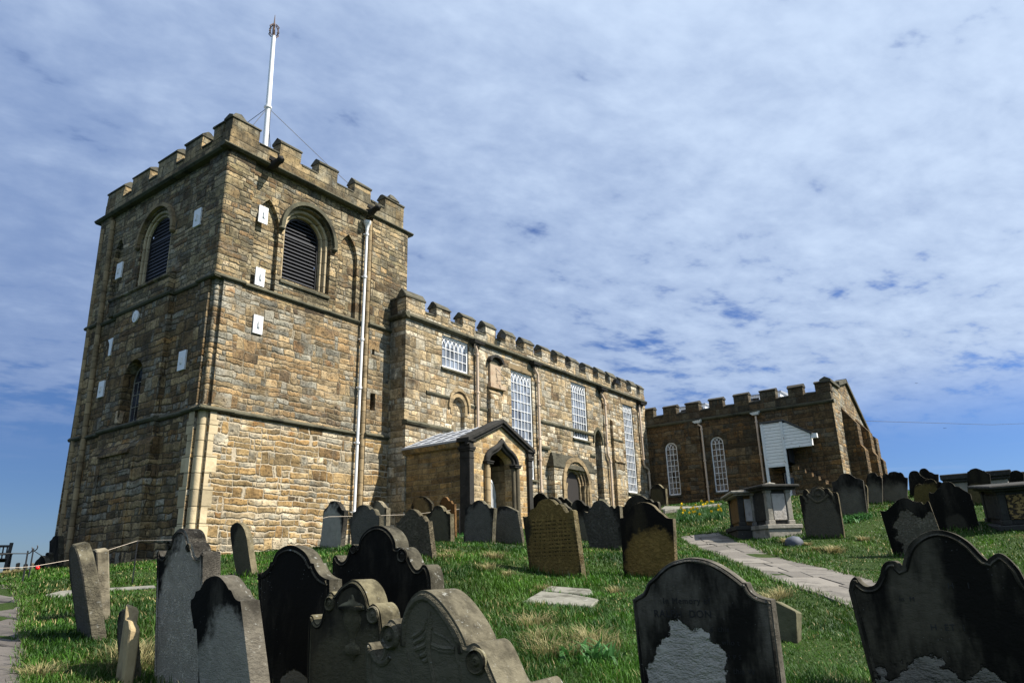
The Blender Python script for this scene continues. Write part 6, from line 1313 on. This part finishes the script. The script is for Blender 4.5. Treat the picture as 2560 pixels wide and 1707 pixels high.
# overhead cable and two distant birds
b = MB(); c0 = Vector((43.1, 9.0, 6.8)); pts = [on_y(2152, 1052, 9.0)]; e = at_dist(2660, 1054.5, 90); a = Vector((43.0, 7.1, 0)); a.z = on_y(2150, 1051.5, 7.1).z if False else 7.0
v = ray(2150, 1051.5); a = v*(43.0/v.x); b.tube([a, a*.5+e*.5-Vector((0, 0, .25)), e], .012, 5)
tag(b.build('overhead_cable', M['wire'], None, origin=tuple(a)), 'thin overhead cable running from the east gable to the right', 'cable')
for px, py, ds, lab in ((2291, 958, 230, 'upper tiny dark bird flying over the east gable'), (2362, 1070, 230, 'lower tiny dark bird flying right of the east gable')):
    c = at_dist(px, py, ds); R_ = Vector((math.sin(.35), -math.cos(.35), 0)); U_ = Vector((0, 0, 1)); b = MB()
    fw_ = Vector((math.cos(.5), math.sin(.5), 0)); b.tube([c-fw_*.22, c-fw_*.1, c+fw_*.1, c+fw_*.2], [.01, .06, .055, .015], 7)
    for s in (-1, 1): b.loops([c+fw_*.08, c-fw_*.08, c-fw_*.1+R_*s*.28+U_*.10, c-fw_*.1+R_*s*.5+U_*.04, c+fw_*.04+R_*s*.28+U_*.11], [q-U_*.012 for q in (c+fw_*.08, c-fw_*.08, c-fw_*.1+R_*s*.28+U_*.10, c-fw_*.1+R_*s*.5+U_*.04, c+fw_*.04+R_*s*.28+U_*.11)])
    tag(b.build('bird', M['bird'], None, origin=tuple(c)), lab, 'bird', 'birds in the sky')

# ------------------------------------------------------------------ daffodils
def leafmat(name, col, tr=.25):
    m, nb, bs = newmat(name); bs.inputs['Base Color'].default_value = (*col, 1); bs.inputs['Roughness'].default_value = .5; bs.inputs['Specular IOR Level'].default_value = .3
    return m
ML, MY, MO = leafmat('daffodil_leaf', (.05, .12, .03)), leafmat('daffodil_petal', (.85, .62, .03)), leafmat('daffodil_trumpet', (.85, .55, .02))
def daff(seed):
    r = random.Random(seed); b = MB(); b.cm = 0
    for k in range(6):
        a = r.uniform(0, 6.28); l = r.uniform(.2, .34); c, s = math.cos(a), math.sin(a); w = .012
        P = [(c*.02, s*.02, 0), (c*.05, s*.05, l*.6), (c*.12, s*.12, l)]
        i = b.add([(P[0][0]-s*w, P[0][1]+c*w, 0), (P[0][0]+s*w, P[0][1]-c*w, 0), (P[1][0]+s*w, P[1][1]-c*w, P[1][2]), (P[1][0]-s*w, P[1][1]+c*w, P[1][2]), (*P[2],)]); b.face((i, i+1, i+2, i+3)); b.face((i+3, i+2, i+4))
    h = r.uniform(.3, .4); b.tube([(0, 0, 0), (.01, 0, h*.7), (.0, -.015, h)], .006, 5)
    c = Vector((-.015, -.03, h)); d_ = Vector((r.uniform(-.9, -.2), r.uniform(-1, .2), -.1)).normalized(); u = d_.orthogonal().normalized(); w = d_.cross(u); b.cm = 1
    for k in range(6):
        a = k*math.pi/3; e = u*math.cos(a)+w*math.sin(a); f = u*math.cos(a+1.57)+w*math.sin(a+1.57); i = b.add([c, c+e*.032+f*.02, c+e*.062, c+e*.032-f*.02]); b.face((i, i+1, i+2, i+3))
    b.cm = 2; b.tube([c, c+d_*.03, c+d_*.045], [.012, .016, .023], 8, False); return b
pro = []
for k in range(4):
    o = daff(k).build('daffodil', [ML, MY, MO]); pro.append(o)
DP = [(565, 1150), (622, 1165), (652, 1128), (655, 1140), (640, 1140), (700, 1138), (742, 1150), (450, 1190), (462, 1215), (482, 1210), (512, 1220), (540, 1185), (550, 1182), (560, 1215), (575, 1198), (598, 1250), (688, 1212), (752, 1185), (758, 1190), (768, 1212), (452, 1148), (545, 1230), (620, 1150), (690, 1140), (530, 1192), (470, 1198), (745, 1205), (610, 1142)]
C4 = lambda x, y: (1560+x/3.1357, 900+y/3.1357)
for i, (x, y) in enumerate(DP):
    g = ground_hit(C4(x, y)[0], C4(x, y)[1]+14); g.z = th(g.x, g.y)
    o = pro[i] if i < 4 else pro[i % 4].copy()
    if i >= 4: COL.objects.link(o)
    o.location = g; o.rotation_euler = (0, 0, random.uniform(-.7, .7)); s = random.uniform(.75, .95); o.scale = (s, s, s)
    tag(o, 'yellow daffodil in the bank of daffodils between the path and the east wall', 'daffodil', 'daffodils on the bank')

# ------------------------------------------------------------------ grass
rng = np.random.default_rng(11)
def inpoly(x, y, P):
    r = np.zeros(len(x), bool); n = len(P); j = n-1
    for i in range(n):
        xi, yi, xj, yj = P[i][0], P[i][1], P[j][0], P[j][1]
        c = ((yi > y) != (yj > y)) & (x < (xj-xi)*(y-yi)/(yj-yi+1e-12)+xi); r ^= c; j = i
    return r
def vnoise(x, y, s):
    x, y = x*s, y*s; i, j = np.floor(x).astype(int), np.floor(y).astype(int); fx_, fy_ = x-i, y-j
    fx_, fy_ = fx_*fx_*(3-2*fx_), fy_*fy_*(3-2*fy_)
    hsh = lambda a, b_: (np.sin(a*127.1+b_*311.7)*43758.5453) % 1.0
    return (hsh(i, j)*(1-fx_)+hsh(i+1, j)*fx_)*(1-fy_)+(hsh(i, j+1)*(1-fx_)+hsh(i+1, j+1)*fx_)*fy_
def blocked(x, y):
    o = np.zeros(len(x), bool)
    for P in PATHS+FOOT: o |= inpoly(x, y, P)
    o |= (x > 10.0) & (x < 17.5) & (y > 17.15) & (y < 24.8); o |= (x > 16.6) & (x < 35.3) & (y > 16.3) & (y < 30); o |= (x > 16.6) & (x < 20) & (y > 13.55) & (y < 17); o |= (x > 25.1) & (x < 28.8) & (y > 16.0) & (y < 17); o |= (x > 35.1) & (x < 43) & (y > 6.8) & (y < 30)
    return o
def blades():
    N = 560000
    az = rng.uniform(rad(-3), rad(76), N); dd = np.exp(rng.uniform(math.log(2.0), math.log(42), N)); x, y = dd*np.cos(az), dd*np.sin(az)
    k = 9000; az2 = rng.uniform(rad(-8), rad(90), 40000); d2 = np.exp(rng.uniform(math.log(1.2), math.log(30), 40000)); x = np.concatenate([x, d2*np.cos(az2)]); y = np.concatenate([y, d2*np.sin(az2)])
    ok = ~blocked(x, y)
    clump = vnoise(x, y, 3.1)*.6+vnoise(x+7, y-3, 7.3)*.4
    ok &= rng.random(len(x)) < np.clip(.45+1.1*clump, 0, 1)
    x, y, clump = x[ok], y[ok], clump[ok]; n = len(x); dist = np.hypot(x, y)
    dry = np.clip((vnoise(x+31, y+12, .55)*.55+vnoise(x-5, y+9, 2.4)*.45-.50)*4.2, 0, 1)
    lush = np.clip(.55+.9*(vnoise(x-11, y+40, .8)-.4)+.7*(clump-.45), .3, 1.6)
    ln = rng.uniform(.045, .105, n)*lush*(1+dist*.012)
    wd = np.maximum(.0032, dist*.00105)*rng.uniform(.7, 1.3, n)
    ang = rng.uniform(0, 2*np.pi, n)+.9*np.sin(x*1.3+y*.7); bend = rng.uniform(.25, .95, n)
    straw = (rng.random(n) < .025+.13*dry)
    g = rng.random(n); dk = np.clip(1.9*(vnoise(x+17, y-8, 1.3)*.6+vnoise(x-4, y+18, 3.7)*.4)-.35, .25, 1.15); g = g*.7+.3*dk
    col = np.stack([.012+.052*g*dk, .040+.135*g*dk, .004+.007*g*dk], -1); sc = np.stack([.24+.2*g, .205+.15*g, .09+.06*g], -1)
    ye = np.clip(vnoise(x+3, y+77, 1.1)-.35, 0, 1)[:, None]; col = col*(1-ye*.5)+np.array([.09, .135, .014])*ye*.5
    col[straw] = sc[straw]
    # tussocks of dead grass
    T = [(1335, 1566, 1.0), (1374, 1632, 1.0), (1345, 1600, .7), (2088, 1378, 1.0), (1968, 1355, .7), (2040, 1373, .4), (2020, 1362, .4), (335, 1640, 1.3), (350, 1665, 1.2), (1955, 1490, .7), (1930, 1500, .6), (1238, 1395, .8), (1220, 1425, .7), (2160, 1350, .6), (1470, 1600, .8), (1500, 1620, .9), (1360, 1475, .5), (95, 1690, .7), (450, 1640, .6), (1540, 1480, .5), (1115, 1395, .6), (1130, 1385, .6), (60, 1425, 1.2), (40, 1432, 1.2), (25, 1437, 1.0), (1270, 1440, .5), (1430, 1640, .7)]
    for px, py, s in T:
        c = ground_hit(px, py); k = int(230*s); r_ = rng.normal(0, .085*s, (k, 2)); x = np.concatenate([x, c.x+r_[:, 0]]); y = np.concatenate([y, c.y+r_[:, 1]])
        a_ = np.arctan2(r_[:, 1], r_[:, 0]); ang = np.concatenate([ang, a_+rng.normal(0, .5, k)]); ln = np.concatenate([ln, rng.uniform(.07, .17, k)*min(1.15, s+.3)])
        d_ = math.hypot(c.x, c.y); wd = np.concatenate([wd, np.full(k, max(.0026, d_*.0008))]); bend = np.concatenate([bend, rng.uniform(.6, 1.6, k)])
        u = rng.random(k)[:, None]; col = np.concatenate([col, np.array([.17, .15, .06])+u*np.array([.2, .17, .09])])
    # longer grass left standing round the feet of the stones
    for o_ in list(HS.values()):
        w_ = o_.dimensions.y; k = int(min(260, 900*w_/max(2.5, math.hypot(o_.location.x, o_.location.y))**.55)); a_ = rng.uniform(-w_/2-.05, w_/2+.05, k); b2 = np.where(rng.random(k) < .75, -1, 1)*(o_.dimensions.x/2+np.abs(rng.normal(0, .035, k)))
        x = np.concatenate([x, o_.location.x+b2]); y = np.concatenate([y, o_.location.y+a_]); ang = np.concatenate([ang, rng.uniform(0, 6.28, k)]); ln = np.concatenate([ln, rng.uniform(.06, .17, k)*rng.uniform(.6, 1, k)])
        d_ = math.hypot(o_.location.x, o_.location.y); wd = np.concatenate([wd, np.full(k, max(.0032, d_*.001))]); bend = np.concatenate([bend, rng.uniform(.1, .7, k)])
        u = rng.random(k)[:, None]; st2 = (rng.random(k) < .22)[:, None]; col = np.concatenate([col, np.where(st2, np.array([.2, .17, .07])+u*.12, np.array([.03, .08, .008])+u*np.array([.05, .09, .008]))])
    # turf creeping over the path edges and into its joints
    for P in PATHS:
        h_ = len(P)//2; E_ = np.concatenate([P[:h_], P[h_:][::-1]]); d_ = np.hypot(E_[:, 0], E_[:, 1]); E_ = E_[(d_ > 2.5) & (d_ < 30)]; k = 5000; q = E_[rng.integers(0, len(E_), k)]+rng.normal(0, .04, (k, 2))
        x = np.concatenate([x, q[:, 0]]); y = np.concatenate([y, q[:, 1]]); ang = np.concatenate([ang, rng.uniform(0, 6.28, k)]); ln = np.concatenate([ln, rng.uniform(.05, .12, k)]); wd = np.concatenate([wd, np.maximum(.0032, np.hypot(q[:, 0], q[:, 1])*.001)]); bend = np.concatenate([bend, rng.uniform(.3, 1.1, k)])
        u = rng.random(k)[:, None]; col = np.concatenate([col, np.where(rng.random(k)[:, None] < .15, np.array([.16, .14, .06])+u*.1, np.array([.025, .07, .007])+u*np.array([.05, .09, .008]))])
    # leafy weeds
    for px, py, s in ((2130, 1300, 1.0), (2150, 1296, .9), (2105, 1306, .8), (1148, 1340, .9), (1160, 1346, .7), (660, 1375, .6), (1470, 1650, .7), (1700, 1302, .8)):
        c = ground_hit(px, py); k = int(110*s); r_ = rng.normal(0, .16*s, (k, 2)); x = np.concatenate([x, c.x+r_[:, 0]]); y = np.concatenate([y, c.y+r_[:, 1]])
        ang = np.concatenate([ang, rng.uniform(0, 6.28, k)]); ln = np.concatenate([ln, rng.uniform(.09, .2, k)]); wd = np.concatenate([wd, rng.uniform(.02, .045, k)]); bend = np.concatenate([bend, rng.uniform(.5, 1.4, k)])
        u = rng.random(k)[:, None]; col = np.concatenate([col, np.array([.03, .10, .02])+u*np.array([.03, .07, .02])])
    # daffodil bank foliage
    P = np.array([ground_hit(*C4(a, b_))[:2] for a, b_ in ((420, 1190), (800, 1160), (800, 1240), (600, 1270), (420, 1250))]); lo, hi = P.min(0), P.max(0); q = rng.uniform(lo, hi, (5000, 2)); q = q[inpoly(q[:, 0], q[:, 1], P)]; k = len(q)
    x = np.concatenate([x, q[:, 0]]); y = np.concatenate([y, q[:, 1]]); ang = np.concatenate([ang, rng.uniform(0, 6.28, k)]); ln = np.concatenate([ln, rng.uniform(.12, .22, k)]); wd = np.concatenate([wd, np.full(k, .022)]); bend = np.concatenate([bend, rng.uniform(.1, .5, k)])
    u = rng.random(k)[:, None]; col = np.concatenate([col, np.array([.03, .085, .018])+u*np.array([.04, .07, .02])])
    n = len(x); z = terr(x, y)-.008; dx_, dy_ = np.cos(ang), np.sin(ang); px_, py_ = -dy_, dx_
    V = np.empty((n, 5, 3)); lean = bend*ln
    for i, (s, hfac, lf, sg) in enumerate(((1, 0, 0, 1), (1, 0, 0, -1), (.8, .55, .3, -1), (.8, .55, .3, 1), (0, 1, 1, 0))):
        V[:, i, 0] = x+px_*wd*.5*s*sg+dx_*lean*lf; V[:, i, 1] = y+py_*wd*.5*s*sg+dy_*lean*lf; V[:, i, 2] = z+ln*hfac*(1-.28*bend*lf)
    me = bpy.data.meshes.new('grass'); me.vertices.add(n*5); me.vertices.foreach_set('co', V.ravel().astype(np.float32))
    base = np.arange(n)[:, None]*5; loops = np.concatenate([base+np.array([0, 1, 2, 3]), base+np.array([3, 2, 4])], 1).ravel()
    me.loops.add(n*7); me.loops.foreach_set('vertex_index', loops.astype(np.int32)); me.polygons.add(n*2)
    st_ = (np.arange(n)[:, None]*7+np.array([0, 4])).ravel(); me.polygons.foreach_set('loop_start', st_.astype(np.int32))
    me.update(calc_edges=True); me.validate()
    at = me.color_attributes.new('blade', 'FLOAT_COLOR', 'POINT'); C_ = np.ones((n, 5, 4), np.float32); C_[:, :, :3] = col[:, None, :]; at.data.foreach_set('color', C_.ravel())
    m, nb, bs = newmat('grass_blades'); a = nb.n.new('ShaderNodeAttribute'); a.attribute_name = 'blade'
    tr_ = nb.n.new('ShaderNodeBsdfTranslucent'); mx = nb.n.new('ShaderNodeMixShader'); mx.inputs[0].default_value = .3
    nb.put(bs.inputs['Base Color'], a.outputs['Color']); bs.inputs['Roughness'].default_value = .55; bs.inputs['Specular IOR Level'].default_value = .25
    nb.l.new(a.outputs['Color'], tr_.inputs['Color']); nb.l.new(bs.outputs[0], mx.inputs[1]); nb.l.new(tr_.outputs[0], mx.inputs[2])
    out = [q for q in nb.n if q.type == 'OUTPUT_MATERIAL'][0]; nb.l.new(mx.outputs[0], out.inputs['Surface'])
    me.materials.append(m); o = bpy.data.objects.new('grass', me); COL.objects.link(o); tag(o, 'green churchyard grass with dry straw tussocks between the gravestones', 'grass', kind='stuff')
blades()
